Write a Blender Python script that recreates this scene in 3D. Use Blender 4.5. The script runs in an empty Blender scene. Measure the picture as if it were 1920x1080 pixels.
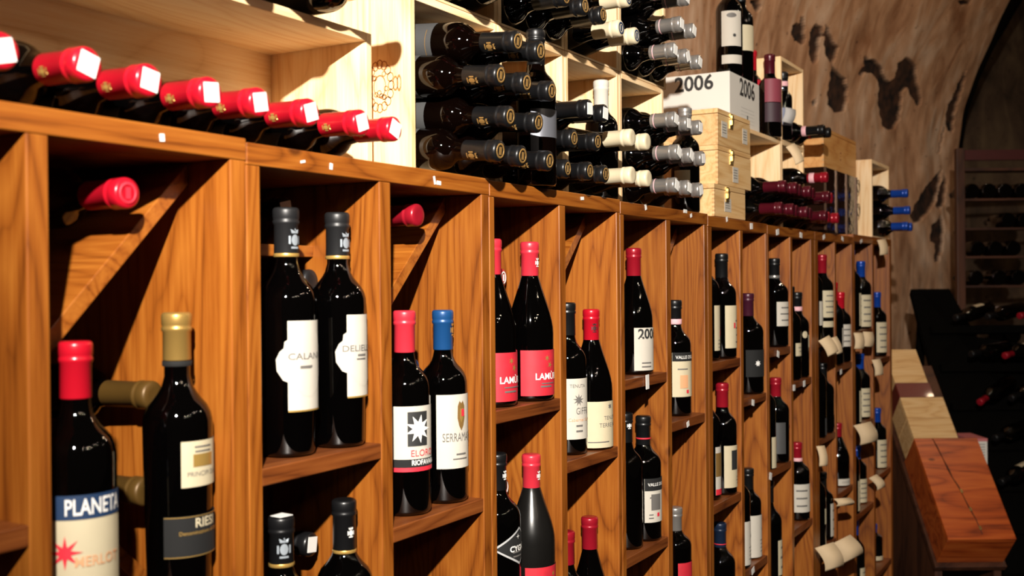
import bpy, math, random
import numpy as np
from mathutils import Vector, Matrix, Quaternion
random.seed(7)
C = bpy.context.scene.collection
R = math.radians
# ------------------------------------------------------------------ camera, world, light, exposure
F = 2030.0; YAW = R(30.38); PITCH = R(0.23); ROLL = R(0.5); EYE = 1.45
fw = Vector((math.cos(YAW), math.sin(YAW), 0)); rt = Vector((math.sin(YAW), -math.cos(YAW), 0)); up = Vector((0, 0, 1))
fw2 = fw*math.cos(PITCH) - up*math.sin(PITCH); up2 = up*math.cos(PITCH) + fw*math.sin(PITCH)
Rv = rt*math.cos(ROLL) - up2*math.sin(ROLL); Uv = up2*math.cos(ROLL) + rt*math.sin(ROLL)
cam_d = bpy.data.cameras.new('camera'); cam = bpy.data.objects.new('camera', cam_d); C.objects.link(cam)
cam_d.sensor_width = 36; cam_d.lens = F/1920*36; cam_d.clip_start = .05
m = Matrix((Rv, Uv, -fw2)).transposed().to_4x4(); m.translation = (0, 0, EYE); cam.matrix_world = m
cam_d.dof.use_dof = True; cam_d.dof.focus_distance = 2.0; cam_d.dof.aperture_fstop = 5.6
bpy.context.scene.camera = cam
vs = bpy.context.scene.view_settings
vs.view_transform = 'Standard'; vs.look = 'None'; vs.gamma = 1; vs.exposure = 0.0; vs.use_curve_mapping = False
w = bpy.data.worlds.new('world'); bpy.context.scene.world = w; w.use_nodes = True
w.node_tree.nodes['Background'].inputs[0].default_value = (1, .7, .45, 1); w.node_tree.nodes['Background'].inputs[1].default_value = .014
def lamp(name, loc, energy, color, rad, kind='POINT'):
    d = bpy.data.lights.new(name, kind); d.energy = energy; d.color = color; d.shadow_soft_size = rad
    o = bpy.data.objects.new(name, d); o.location = loc; C.objects.link(o); return o
fl_ = lamp('flash_lamp', (-.46, -.27, EYE+.91), 780, (1, .93, .84), .024, 'SPOT')
fl_.data.spot_size = R(70); fl_.data.spot_blend = 1.0; fl_.rotation_euler = (Vector((2.1, .95, EYE+.06))-fl_.location).to_track_quat('-Z', 'Y').to_euler()
for i, (x, y, z, e) in enumerate([(1.7, -1.3, 2.75, 3), (1.85, -1.36, 2.76, 2), (2.1, -1.5, 2.8, 2), (2.3, -1.2, 2.85, 2), (3.4, -.9, 2.8, 3), (3.7, -1.1, 2.85, 3), (.5, -1.6, 2.5, 2.8), (.62, -1.5, 2.5, 2.8), (.75, -1.62, 2.52, 1.6),
        (.55, -1.35, 2.45, 2.8), (.9, -1.45, 2.55, 2.8), (1.1, -1.7, 2.6, 2.8), (.2, -1.2, 2.5, 2.8), (.05, -1.5, 2.45, 2.8)]):
    lamp('ceiling_or_fill_lamp', (x, y, z), e, (1, .80, .60), .012)
for (x, y, z, e) in ((4.1, .1, 3.3, 17), (5.4, -.1, 3.4, 15)): lamp('ceiling_or_fill_lamp', (x, y, z), e, (1, .72, .46), .03)  # fill lamps added to brighten the cave wall, not fittings of the room

def ray(u, v): return (fw2 + Rv*((u-960)/F) + Uv*((540-v)/F))
def atY(u, v, Y): d = ray(u, v); t = Y/d.y; return Vector((d.x*t, Y, EYE+d.z*t))
def atX(u, v, X): d = ray(u, v); t = X/d.x; return Vector((X, d.y*t, EYE+d.z*t))
def atD(u, v, D): d = ray(u, v); return Vector((d.x*D, d.y*D, EYE+d.z*D))
def xat(u, Y, v=400): return atY(u, v, Y).x

# ------------------------------------------------------------------ materials
def newmat(name):
    mt = bpy.data.materials.new(name); mt.use_nodes = True
    return mt, mt.node_tree, mt.node_tree.nodes['Principled BSDF']
def plain(name, col, rough=.5, metal=0, coat=0, noise=0, nscale=40, bump=0):
    mt, nt, b = newmat(name); N = nt.nodes; L = nt.links
    b.inputs['Base Color'].default_value = (*col, 1); b.inputs['Roughness'].default_value = rough; b.inputs['Metallic'].default_value = metal
    b.inputs['Coat Weight'].default_value = coat; b.inputs['Coat Roughness'].default_value = .05
    tc = N.new('ShaderNodeTexCoord'); n = N.new('ShaderNodeTexNoise'); n.inputs['Scale'].default_value = nscale; n.inputs['Detail'].default_value = 4
    L.new(tc.outputs['Object'], n.inputs['Vector'])
    r = N.new('ShaderNodeMix'); r.data_type = 'RGBA'; L.new(n.outputs[0], r.inputs[0])
    k = 1-noise
    r.inputs[6].default_value = (col[0]*k, col[1]*k, col[2]*k, 1); r.inputs[7].default_value = (min(1, col[0]*(1+noise)), min(1, col[1]*(1+noise)), min(1, col[2]*(1+noise)), 1)
    L.new(r.outputs[2], b.inputs['Base Color'])
    if bump:
        bp = N.new('ShaderNodeBump'); bp.inputs['Strength'].default_value = bump; bp.inputs['Distance'].default_value = .002
        L.new(n.outputs[0], bp.inputs['Height']); L.new(bp.outputs[0], b.inputs['Normal'])
    return mt
def wood(name, dark, mid, light, axis, rings=9.0, rough=.45, knots=0.0, coat=0.0, streak=.5):
    mt, nt, b = newmat(name); N = nt.nodes; L = nt.links
    tc = N.new('ShaderNodeTexCoord'); oi = N.new('ShaderNodeObjectInfo')
    mul = N.new('ShaderNodeVectorMath'); mul.operation = 'MULTIPLY'; mul.inputs[1].default_value = (3.7, 5.3, 7.9); L.new(oi.outputs['Random'], mul.inputs[0])
    add = N.new('ShaderNodeVectorMath'); add.operation = 'ADD'; L.new(tc.outputs['Object'], add.inputs[0]); L.new(mul.outputs[0], add.inputs[1])
    def mapped(k):
        mp = N.new('ShaderNodeMapping'); s = [1, 1, 1]; s[axis] = k; mp.inputs['Scale'].default_value = s; L.new(add.outputs[0], mp.inputs['Vector']); return mp
    m1 = mapped(.16)
    n1 = N.new('ShaderNodeTexNoise'); n1.inputs['Scale'].default_value = 6; n1.inputs['Detail'].default_value = 2.5; n1.inputs['Distortion'].default_value = .5; L.new(m1.outputs[0], n1.inputs['Vector'])
    # growth rings: contour lines of a slow noise field, stretched along the grain
    k1 = N.new('ShaderNodeMath'); k1.operation = 'MULTIPLY'; k1.inputs[1].default_value = rings; L.new(n1.outputs[0], k1.inputs[0])
    k2 = N.new('ShaderNodeMath'); k2.operation = 'PINGPONG'; k2.inputs[1].default_value = .5; L.new(k1.outputs[0], k2.inputs[0])
    k3 = N.new('ShaderNodeMath'); k3.operation = 'MULTIPLY'; k3.inputs[1].default_value = 2; L.new(k2.outputs[0], k3.inputs[0])
    k4 = N.new('ShaderNodeMath'); k4.operation = 'POWER'; k4.inputs[1].default_value = .55; L.new(k3.outputs[0], k4.inputs[0])
    m2 = mapped(.035)
    n2 = N.new('ShaderNodeTexNoise'); n2.inputs['Scale'].default_value = 230; n2.inputs['Detail'].default_value = 4; n2.inputs['Roughness'].default_value = .65; L.new(m2.outputs[0], n2.inputs['Vector'])
    m3 = mapped(.1)
    n3 = N.new('ShaderNodeTexNoise'); n3.inputs['Scale'].default_value = 18; n3.inputs['Detail'].default_value = 3; L.new(m3.outputs[0], n3.inputs['Vector'])
    mx = N.new('ShaderNodeMath'); mx.operation = 'MULTIPLY_ADD'; mx.inputs[1].default_value = .30; L.new(k4.outputs[0], mx.inputs[0])
    a2 = N.new('ShaderNodeMath'); a2.operation = 'MULTIPLY'; a2.inputs[1].default_value = .62; L.new(n2.outputs[0], a2.inputs[0])
    L.new(a2.outputs[0], mx.inputs[2])
    a3 = N.new('ShaderNodeMath'); a3.operation = 'MULTIPLY_ADD'; a3.inputs[1].default_value = .34; L.new(n3.outputs[0], a3.inputs[0]); L.new(mx.outputs[0], a3.inputs[2])
    cr = N.new('ShaderNodeValToRGB'); L.new(a3.outputs[0], cr.inputs[0])
    e = cr.color_ramp.elements; e[0].position = .42; e[0].color = (*dark, 1); e[1].position = .88; e[1].color = (*light, 1)
    q = cr.color_ramp.elements.new(.62); q.color = (*mid, 1)
    out = cr.outputs[0]
    # whole-board tone
    hv = N.new('ShaderNodeHueSaturation'); mr = N.new('ShaderNodeMapRange'); mr.inputs['To Min'].default_value = .92; mr.inputs['To Max'].default_value = 1.10
    L.new(oi.outputs['Random'], mr.inputs[0]); L.new(mr.outputs[0], hv.inputs['Value']); L.new(out, hv.inputs['Color']); out = hv.outputs[0]
    if knots:
        m4 = mapped(.55); v = N.new('ShaderNodeTexVoronoi'); v.inputs['Scale'].default_value = 5; L.new(m4.outputs[0], v.inputs['Vector'])
        r2 = N.new('ShaderNodeMapRange'); r2.inputs['From Min'].default_value = knots*.5; r2.inputs['From Max'].default_value = knots; r2.inputs['To Min'].default_value = .8; r2.inputs['To Max'].default_value = 0
        L.new(v.outputs['Distance'], r2.inputs[0])
        mm = N.new('ShaderNodeMix'); mm.data_type = 'RGBA'; L.new(r2.outputs[0], mm.inputs[0]); L.new(out, mm.inputs[6]); mm.inputs[7].default_value = (dark[0]*.4, dark[1]*.3, dark[2]*.25, 1); out = mm.outputs[2]
    L.new(out, b.inputs['Base Color']); b.inputs['Roughness'].default_value = rough; b.inputs['Coat Weight'].default_value = coat; b.inputs['Coat Roughness'].default_value = .3
    bp = N.new('ShaderNodeBump'); bp.inputs['Strength'].default_value = .25; bp.inputs['Distance'].default_value = .001; L.new(n2.outputs[0], bp.inputs['Height']); L.new(bp.outputs[0], b.inputs['Normal'])
    return mt
TE = [wood('teak_%s' % 'xyz'[a], (.12, .028, .002), (.235, .064, .006), (.33, .108, .013), a, 22, .42, .045, .1) for a in range(3)]
TS = [wood('teak_shelf_%s' % 'xyz'[a], (.07, .016, .003), (.155, .039, .007), (.23, .066, .013), a, 16, .42, .03, .12) for a in range(3)]
PI_ = [wood('pine_%s' % 'xyz'[a], (.74, .44, .20), (.86, .58, .30), (.93, .71, .44), a, 14, .55, .03) for a in range(3)]
PC = [wood('pine_case_%s' % 'xyz'[a], (.50, .27, .10), (.64, .39, .16), (.72, .49, .24), a, 16, .5, .0) for a in range(3)]
PO = [wood('orange_case_%s' % 'xyz'[a], (.50, .20, .05), (.62, .29, .08), (.70, .38, .13), a, 9, .5, .0) for a in range(3)]
DW = [wood('dark_rack_%s' % 'xyz'[a], (.02, .006, .003), (.05, .016, .007), (.09, .03, .012), a, 7, .5) for a in range(3)]
RW = wood('red_case', (.15, .02, .003), (.38, .062, .008), (.52, .115, .018), 0, 8, .35, .05, .2)
GL = plain('bottle_glass', (.0005, .0004, .0004), .03, 0, 0, .2); GL.node_tree.nodes['Principled BSDF'].inputs['Specular IOR Level'].default_value = .6
GS = plain('satin_bottle_glass', (.006, .0055, .005), .24, 0, 0, .2)
GB = plain('brown_bottle_glass', (.0014, .0005, .0003), .03, 0, 0, .2)
CAPM = dict(red=plain('red_foil', (0.4752, 0.0058, 0.0180), .28, .15, .2, .06), pinkred=plain('coral_foil', (0.5400, 0.0252, 0.0432), .35, .05, .1, .05),
    black=plain('black_foil', (0.0065, 0.0065, 0.0072), .35, .2, .1, .1), gold=plain('gold_foil', (0.4032, 0.2448, 0.0648), .38, .6, .1, .06), tan=plain('tan_foil', (.10, .052, .010), .45, .3, 0, .1),
    blue=plain('blue_foil', (0.0086, 0.0612, 0.1944), .35, .2, .1, .08), brightblue=plain('bright_blue_foil', (0.0058, 0.0504, 0.3240), .3, .2, .1, .08), cream=plain('cream_wax', (.62, .53, .36), .45, 0, .1, .04),
    white=plain('white_foil', (0.5760, 0.5472, 0.4752), .4, 0, .1, .03), silver=plain('silver_foil', (0.3600, 0.3384, 0.3168), .3, .65, 0, .08), purple=plain('purple_foil', (0.0540, 0.0086, 0.0216), .35, .2, .1, .1),
    wine=plain('wine_foil', (0.0792, 0.0043, 0.0115), .3, .2, .2, .1), darkred=plain('dark_red_foil', (0.3024, 0.0072, 0.0180), .3, .2, .1, .1), navy=plain('navy_foil', (0.0086, 0.0180, 0.0432), .35, .2, .1, .1), gray=plain('charcoal_foil', (0.0110, 0.0110, 0.0118), .42, .1, 0, .1))
PAPER = plain('label_paper', (.52, .48, .41), .7, 0, 0, .03, 60); CREAM = plain('cream_label_paper', (.54, .465, .31), .7, 0, 0, .05, 60); WHITE = plain('white_sticker', (.80, .78, .74), .6, 0, 0, .02)
REDL = plain('red_label_paper', (.50, .016, .03), .6, 0, 0, .3, 55); BLKL = plain('black_label_paper', (.005, .005, .005), .85, 0, 0, .15); GREYL = plain('grey_label_paper', (.055, .055, .055), .55, 0, 0, .1)
BLUEL = plain('navy_label_band', (.008, .03, .085), .6, 0, 0, .05); METL = plain('pewter_label', (.16, .165, .19), .4, .5, 0, .1); PINK = plain('pink_neck_band', (.78, .42, .45), .6, 0, 0, .05)
INK = plain('black_ink', (.02, .02, .02), .6); GREYINK = plain('grey_ink', (.13, .12, .11), .6); REDINK = plain('red_ink', (.65, .02, .04), .6); GOLDINK = plain('gold_ink', (.62, .38, .10), .35, .6); PEACH = plain('peach_ink', (.66, .34, .17), .6)
BROWNINK = plain('burnt_mark', (.40, .15, .04), .7); TAGP = plain('tag_paper', (.58, .43, .26), .75, 0, 0, .08, 30); BRASS = plain('brass', (.75, .52, .20), .25, .9); STEEL = plain('steel_wire', (.18, .16, .14), .35, .8)
BLACKP = plain('black_paint', (.002, .0016, .0012), .95); BLACKP.node_tree.nodes['Principled BSDF'].inputs['Specular IOR Level'].default_value = .05; CARTON = plain('carton_board', (.70, .67, .61), .7, 0, 0, .03, 12)
DARKGOLD = plain('dark_gold_print', (.30, .17, .05), .45, .4)

def stone(name, a, b_, c, patchcol=None, sc=1.0):
    mt, nt, b = newmat(name); N = nt.nodes; L = nt.links
    tc = N.new('ShaderNodeTexCoord')
    n1 = N.new('ShaderNodeTexNoise'); n1.inputs['Scale'].default_value = 2.2*sc; n1.inputs['Detail'].default_value = 8; n1.inputs['Roughness'].default_value = .62; L.new(tc.outputs['Object'], n1.inputs['Vector'])
    mp = N.new('ShaderNodeMapping'); mp.inputs['Scale'].default_value = (1, 1, .28); L.new(tc.outputs['Object'], mp.inputs['Vector'])
    n2 = N.new('ShaderNodeTexNoise'); n2.inputs['Scale'].default_value = 7*sc; n2.inputs['Detail'].default_value = 7; n2.inputs['Distortion'].default_value = 1.2; L.new(mp.outputs[0], n2.inputs['Vector'])
    ad = N.new('ShaderNodeMath'); ad.operation = 'ADD'; L.new(n1.outputs[0], ad.inputs[0]); L.new(n2.outputs[0], ad.inputs[1])
    cr = N.new('ShaderNodeValToRGB'); mr = N.new('ShaderNodeMapRange'); mr.inputs['From Min'].default_value = .7; mr.inputs['From Max'].default_value = 1.3; L.new(ad.outputs[0], mr.inputs[0]); L.new(mr.outputs[0], cr.inputs[0])
    e = cr.color_ramp.elements; e[0].color = (*a, 1); e[1].color = (*c, 1); q = e.new(.5); q.color = (*b_, 1)
    n4 = N.new('ShaderNodeTexNoise'); n4.inputs['Scale'].default_value = 26*sc; n4.inputs['Detail'].default_value = 6; L.new(tc.outputs['Object'], n4.inputs['Vector'])
    sp = N.new('ShaderNodeMapRange'); sp.inputs['From Min'].default_value = .66; sp.inputs['From Max'].default_value = .76; L.new(n4.outputs[0], sp.inputs[0])
    m0 = N.new('ShaderNodeMix'); m0.data_type = 'RGBA'; L.new(sp.outputs[0], m0.inputs[0]); L.new(cr.outputs[0], m0.inputs[6]); m0.inputs[7].default_value = (a[0]*.35, a[1]*.3, a[2]*.3, 1)
    out = m0.outputs[2]
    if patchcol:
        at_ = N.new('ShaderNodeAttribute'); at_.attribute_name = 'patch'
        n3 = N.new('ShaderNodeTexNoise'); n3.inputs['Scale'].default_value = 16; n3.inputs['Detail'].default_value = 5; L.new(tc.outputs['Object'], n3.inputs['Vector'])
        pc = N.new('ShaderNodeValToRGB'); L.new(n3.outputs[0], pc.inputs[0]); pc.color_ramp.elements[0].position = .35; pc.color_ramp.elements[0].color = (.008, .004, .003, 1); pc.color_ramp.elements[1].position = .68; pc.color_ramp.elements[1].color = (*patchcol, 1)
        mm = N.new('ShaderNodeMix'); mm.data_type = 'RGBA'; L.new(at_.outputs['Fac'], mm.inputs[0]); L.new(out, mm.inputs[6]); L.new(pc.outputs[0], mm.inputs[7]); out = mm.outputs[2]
    L.new(out, b.inputs['Base Color']); b.inputs['Roughness'].default_value = .9
    bp = N.new('ShaderNodeBump'); bp.inputs['Strength'].default_value = .4; bp.inputs['Distance'].default_value = .03; L.new(n2.outputs[0], bp.inputs['Height']); L.new(bp.outputs[0], b.inputs['Normal'])
    return mt

# ------------------------------------------------------------------ mesh helpers
class MB:
    def __init__(s): s.v = []; s.f = []; s.sm = []
    def quad(s, a, b, c, d, smooth=False):
        i = len(s.v); s.v += [tuple(a), tuple(b), tuple(c), tuple(d)]; s.f.append((i, i+1, i+2, i+3)); s.sm.append(smooth); return s
    def box(s, x0, x1, y0, y1, z0, z1, M=None):
        P = [Vector((x, y, z)) for x in (x0, x1) for y in (y0, y1) for z in (z0, z1)]
        if M is not None: P = [M @ p for p in P]
        i = len(s.v); s.v += [tuple(p) for p in P]
        for q in ((0, 1, 3, 2), (4, 6, 7, 5), (0, 4, 5, 1), (2, 3, 7, 6), (0, 2, 6, 4), (1, 5, 7, 3)): s.f.append(tuple(i+k for k in q)); s.sm.append(False)
        return s
    def prism(s, pts, d):      # pts: planar polygon, d: extrusion vector
        n = len(pts); i = len(s.v); d = Vector(d)
        s.v += [tuple(p) for p in pts] + [tuple(Vector(p)+d) for p in pts]
        s.f.append(tuple(range(i, i+n))); s.f.append(tuple(range(i+2*n-1, i+n-1, -1))); s.sm += [False, False]
        for k in range(n): s.f.append((i+k, i+n+k, i+n+(k+1) % n, i+(k+1) % n)); s.sm.append(False)
        return s
    def lathe(s, prof, n=32, z=0, M=None, cap=True):
        i0 = len(s.v)
        for r, h in prof:
            for k in range(n):
                a = 2*math.pi*k/n; p = Vector((r*math.cos(a), r*math.sin(a), h+z)); s.v.append(tuple(M @ p if M is not None else p))
        for j in range(len(prof)-1):
            for k in range(n): s.f.append((i0+j*n+k, i0+j*n+(k+1) % n, i0+(j+1)*n+(k+1) % n, i0+(j+1)*n+k)); s.sm.append(True)
        if cap:
            s.f.append(tuple(i0+k for k in range(n-1, -1, -1))); s.f.append(tuple(i0+(len(prof)-1)*n+k for k in range(n))); s.sm += [False, False]
        return s
    def tube(s, pts, rad, n=8):
        pts = [Vector(p) for p in pts]; i0 = len(s.v); m_ = len(pts)
        for j, p in enumerate(pts):
            t = (pts[min(j+1, m_-1)]-pts[max(j-1, 0)]).normalized(); a = t.cross(Vector((.13, .21, .97))).normalized(); b = t.cross(a)
            r = rad[j] if isinstance(rad, (list, tuple)) else rad
            for k in range(n): th = 2*math.pi*k/n; s.v.append(tuple(p+a*r*math.cos(th)+b*r*math.sin(th)))
        for j in range(m_-1):
            for k in range(n): s.f.append((i0+j*n+k, i0+j*n+(k+1) % n, i0+(j+1)*n+(k+1) % n, i0+(j+1)*n+k)); s.sm.append(True)
        s.f.append(tuple(i0+k for k in range(n-1, -1, -1))); s.f.append(tuple(i0+(m_-1)*n+k for k in range(n))); s.sm += [False, False]
        return s
    def mesh(s, name, mat):
        me = bpy.data.meshes.new(name); me.from_pydata(s.v, [], s.f); me.polygons.foreach_set('use_smooth', s.sm); me.materials.append(mat); me.update(); return me
    def build(s, name, mat, parent=None, bevel=0):
        o = bpy.data.objects.new(name, s.mesh(name, mat)); C.objects.link(o)
        if parent is not None: o.parent = parent
        if bevel: b = o.modifiers.new('bevel', 'BEVEL'); b.width = bevel; b.segments = 2; b.limit_method = 'ANGLE'
        return o
def link(name, me, parent): o = bpy.data.objects.new(name, me); C.objects.link(o); o.parent = parent; return o
def tag(o, label, cat, group=None, kind=None):
    if label: o['label'] = label
    if cat: o['category'] = cat
    if group: o['group'] = group
    if kind: o['kind'] = kind
    return o
def thing(name, label, cat, loc=(0, 0, 0), group=None, rz=0):
    o = bpy.data.objects.new(name, None); C.objects.link(o); o.location = loc; o.rotation_euler = (0, 0, rz); o.empty_display_size = .05
    return tag(o, label, cat, group)
def struct(o): o['kind'] = 'structure'; return o

_txt = {}
def text_tris(t, bold=0.0):
    k = (t, bold)
    if k not in _txt:
        cu = bpy.data.curves.new('t', 'FONT'); cu.body = t; cu.align_x = 'CENTER'; cu.align_y = 'CENTER'; cu.size = 1; cu.offset = bold; cu.resolution_u = 3
        o = bpy.data.objects.new('t', cu); C.objects.link(o); dg = bpy.context.evaluated_depsgraph_get(); dg.update()
        me = bpy.data.meshes.new_from_object(o.evaluated_get(dg)); _txt[k] = ([v.co.copy() for v in me.vertices], [tuple(p.vertices) for p in me.polygons])
        bpy.data.meshes.remove(me); bpy.data.objects.remove(o); bpy.data.curves.remove(cu)
    return _txt[k]
def bent_text(mb, t, size, r, phi, z, x=0, bold=0.0, sx=1.0):
    vs_, fs = text_tris(t, bold); i = len(mb.v)
    for v in vs_: a = phi+(v.x*size*sx+x)/r; mb.v.append((r*math.cos(a), r*math.sin(a), z+v.y*size))
    for f in fs: mb.f.append(tuple(i+k for k in f)); mb.sm.append(False)
def flat_text(mb, t, size, org, ex, ey, bold=0.0):
    vs_, fs = text_tris(t, bold); i = len(mb.v); org = Vector(org); ex = Vector(ex); ey = Vector(ey)
    for v in vs_: mb.v.append(tuple(org+ex*(v.x*size)+ey*(v.y*size)))
    for f in fs: mb.f.append(tuple(i+k for k in f)); mb.sm.append(False)
def patch(mb, r, phi, x0, x1, z0, z1, n=14):          # curved rectangle on a cylinder
    i = len(mb.v)
    for k in range(n+1):
        a = phi+(x0+(x1-x0)*k/n)/r
        for z in (z0, z1): mb.v.append((r*math.cos(a), r*math.sin(a), z))
    for k in range(n): mb.f.append((i+2*k, i+2*k+2, i+2*k+3, i+2*k+1)); mb.sm.append(True)
def blob(mb, r, phi, pts):                            # filled polygon (star-shaped about its mean) on a cylinder
    q = []
    for k, p in enumerate(pts):
        e = pts[(k+1) % len(pts)]; m_ = max(1, int(math.hypot(e[0]-p[0], e[1]-p[1])/.005))
        q += [(p[0]+(e[0]-p[0])*j/m_, p[1]+(e[1]-p[1])*j/m_) for j in range(m_)]
    cx = sum(p[0] for p in pts)/len(pts); cz = sum(p[1] for p in pts)/len(pts); pts = q; n = len(pts); i = len(mb.v)
    nr = max(2, int(max(math.hypot(p[0]-cx, p[1]-cz) for p in pts)/.006)+1)
    for t in range(nr+1):
        rr = t/nr
        for p in pts: x = cx+(p[0]-cx)*rr; z = cz+(p[1]-cz)*rr; a = phi+x/r; mb.v.append((r*math.cos(a), r*math.sin(a), z))
    for j in range(nr):
        for k in range(n): mb.f.append((i+j*n+k, i+j*n+(k+1) % n, i+(j+1)*n+(k+1) % n, i+(j+1)*n+k)); mb.sm.append(True)

# ------------------------------------------------------------------ bottles
def prof(kind, h, r):
    nk = .0142
    if kind == 'bord':
        p = [(r*.55, .004), (r*.8, 0), (r*.93, .0012), (r, .006), (r, h*.60), (r*.99, h*.625), (r*.95, h*.65), (r*.87, h*.673), (r*.74, h*.695), (r*.6, h*.714), (r*.49, h*.735), (nk+.0018, h*.758), (nk, h*.79), (nk, h*.955)]
    elif kind == 'burg':
        p = [(r*.55, .004), (r*.8, 0), (r*.93, .0012), (r, .006), (r, h*.42), (r*.985, h*.46), (r*.94, h*.50), (r*.86, h*.55), (r*.76, h*.60), (r*.65, h*.65), (r*.54, h*.70), (r*.45, h*.745), (nk+.0006, h*.79), (nk, h*.83), (nk, h*.955)]
    else:  # tall conical bordeaux
        p = [(r*.5, .004), (r*.75, 0), (r*.86, .0012), (r*.9, .006), (r, h*.60), (r*.99, h*.63), (r*.94, h*.655), (r*.84, h*.68), (r*.70, h*.70), (r*.56, h*.722), (nk+.003, h*.745), (nk, h*.78), (nk, h*.955)]
    return p + [(nk+.0018, h*.957), (nk+.0018, h*.98), (nk, h*.99), (nk*.7, h*.9905)]
_bm = {}
def body_mesh(kind, h, r, mat, seg):
    k = (kind, round(h, 3), round(r, 4), mat.name, seg)
    if k not in _bm: _bm[k] = MB().lathe(prof(kind, h, r), seg).mesh('body', mat)
    return _bm[k]
def cap_mesh(h, L, mat, seg):
    k = ('c', round(h, 3), round(L, 3), mat.name, seg)
    if k not in _bm:
        c = .0156; t = h+.0003
        p = [(c-.0004, t-L), (c, t-L+.001), (c-.0002, t-.022), (c+.0012, t-.0205), (c+.0014, t-.017), (c+.0002, t-.0155), (c+.0012, t-.0135), (c+.0013, t-.004), (c+.0005, t-.0015), (c-.0015, t), (c*.5, t+.0001)]
        _bm[k] = MB().lathe(p, seg).mesh('capsule', mat)
    return _bm[k]
_dup = {}
def bottle(name, label, loc, axis=None, kind='bord', h=.30, r=.0375, cap='black', capL=.062, glass=None, labels=(), band=None, crest=None, sticker=False, topring=None, group=None, phi=-90, seg=32, cat='bottle', roll=0):
    o = thing(name, label, cat, Vector(loc)+Vector((0, 0, .0006)) if axis is None else loc, group)
    if axis is not None:
        Z = Vector(axis).normalized(); X = Vector((1, 0, 0)); X = (X-Z*X.dot(Z)).normalized(); Y = Z.cross(X)
        M = Matrix((X, Y, Z)).transposed() @ Matrix.Rotation(roll, 3, 'Z'); o.rotation_euler = M.to_euler()
    link('body', body_mesh(kind, h, r, glass or GL, seg), o)
    link('capsule', cap_mesh(h, capL, CAPM[cap], seg), o)
    rc = .0163
    if band:    # coloured ring on the lower capsule
        mt, z0, z1 = band; MB().lathe([(rc-.0003, h-z1), (rc, h-z1+.0005), (rc, h-z0-.0005), (rc-.0003, h-z0)], seg, cap=False).build('neck_band', mt, o)
    if crest:   # printed crest on the capsule
        mt, ang, zc, sz = crest; mb = MB(); rr = rc+.0002
        zz_ = h-zc
        blob(mb, rr, R(ang), [(.42*sz*math.cos(t*.524), zz_-.1*sz+.55*sz*math.sin(t*.524)) for t in range(12)])
        blob(mb, rr, R(ang), [(-.4*sz, zz_+.55*sz), (-.5*sz, zz_+.95*sz), (-.2*sz, zz_+.75*sz), (0, zz_+1.05*sz), (.2*sz, zz_+.75*sz), (.5*sz, zz_+.95*sz), (.4*sz, zz_+.55*sz)])
        patch(mb, rr, R(ang), -.7*sz, -.5*sz, zz_-.5*sz, zz_+.3*sz, 2); patch(mb, rr, R(ang), .5*sz, .7*sz, zz_-.5*sz, zz_+.3*sz, 2); patch(mb, rr, R(ang), -.45*sz, .45*sz, zz_-.95*sz, zz_-.75*sz, 3)
        mb.build('crest', mt, o)
    if sticker:
        mt = WHITE; s = .0105; mb = MB(); mb.box(-s, s, -s, s, h+.0004, h+.001, Matrix.Rotation(R(random.uniform(-25, 25)), 4, 'Z')); mb.build('price_sticker', mt, o)
    if topring:
        mb = MB(); mb.lathe([(.0085, h+.0004), (.0085, h+.0009), (.0118, h+.0009), (.0118, h+.0004)], 20, cap=False); mb.box(-.003, .003, -.006, .006, h+.0004, h+.0009); mb.build('top_emblem', topring, o)
    for lb in labels:
        ph = R(lb.get('phi', phi)); rr = r+.0006+lb.get('dr', 0); mb = MB()
        if 'pts' in lb: blob(mb, rr, ph, lb['pts'])
        else: patch(mb, rr, ph, lb['x0'], lb['x1'], lb['z0'], lb['z1'])
        lo = mb.build(lb.get('name', 'label'), lb['mat'], o)
        for j, (mt, items) in enumerate(lb.get('print', {}).items()):
            mb = MB(); q = rr+.0004+.00015*j
            for it in items:
                if it[0] in 'tT':
                    _, t, sz, x, z, bo = it[:6]
                    if it[0] == 'T': x -= min(q_.x for q_ in text_tris(t, bo)[0])*sz*(it[6] if len(it) > 6 else 1)
                    bent_text(mb, t, sz, q, ph, z, x, bo, it[6] if len(it) > 6 else 1)
                elif it[0] == 'r': patch(mb, q+(it[5] if len(it) > 5 else 0), ph, *it[1:5])
                elif it[0] == 'b': blob(mb, q, ph, it[1])
            mb.build(it[7] if len(it) > 7 else 'lettering', MATS[mt], lo)
    return o
MATS = dict(ink=INK, grey=GREYINK, red=REDINK, gold=GOLDINK, peach=PEACH, white=WHITE, navy=BLUEL, black=BLKL, paper=PAPER, cream=CREAM, dgold=DARKGOLD)
def star(cx, cz, R0, R1, n, rot=0): return [(cx+(R0 if k % 2 else R1)*math.sin(rot+math.pi*k/n), cz+(R0 if k % 2 else R1)*math.cos(rot+math.pi*k/n)) for k in range(2*n)]
def lines(x0, x1, z0, z1, n, f=.35):
    out = []
    for k in range(n):
        z = z1-(z1-z0)*(k+.5)/n; t = (z1-z0)/n*f/2; k0 = random.uniform(0, .25)*(x1-x0)/2; out.append(('r', x0+k0, x1-k0, z-t, z+t))
    return out

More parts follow.
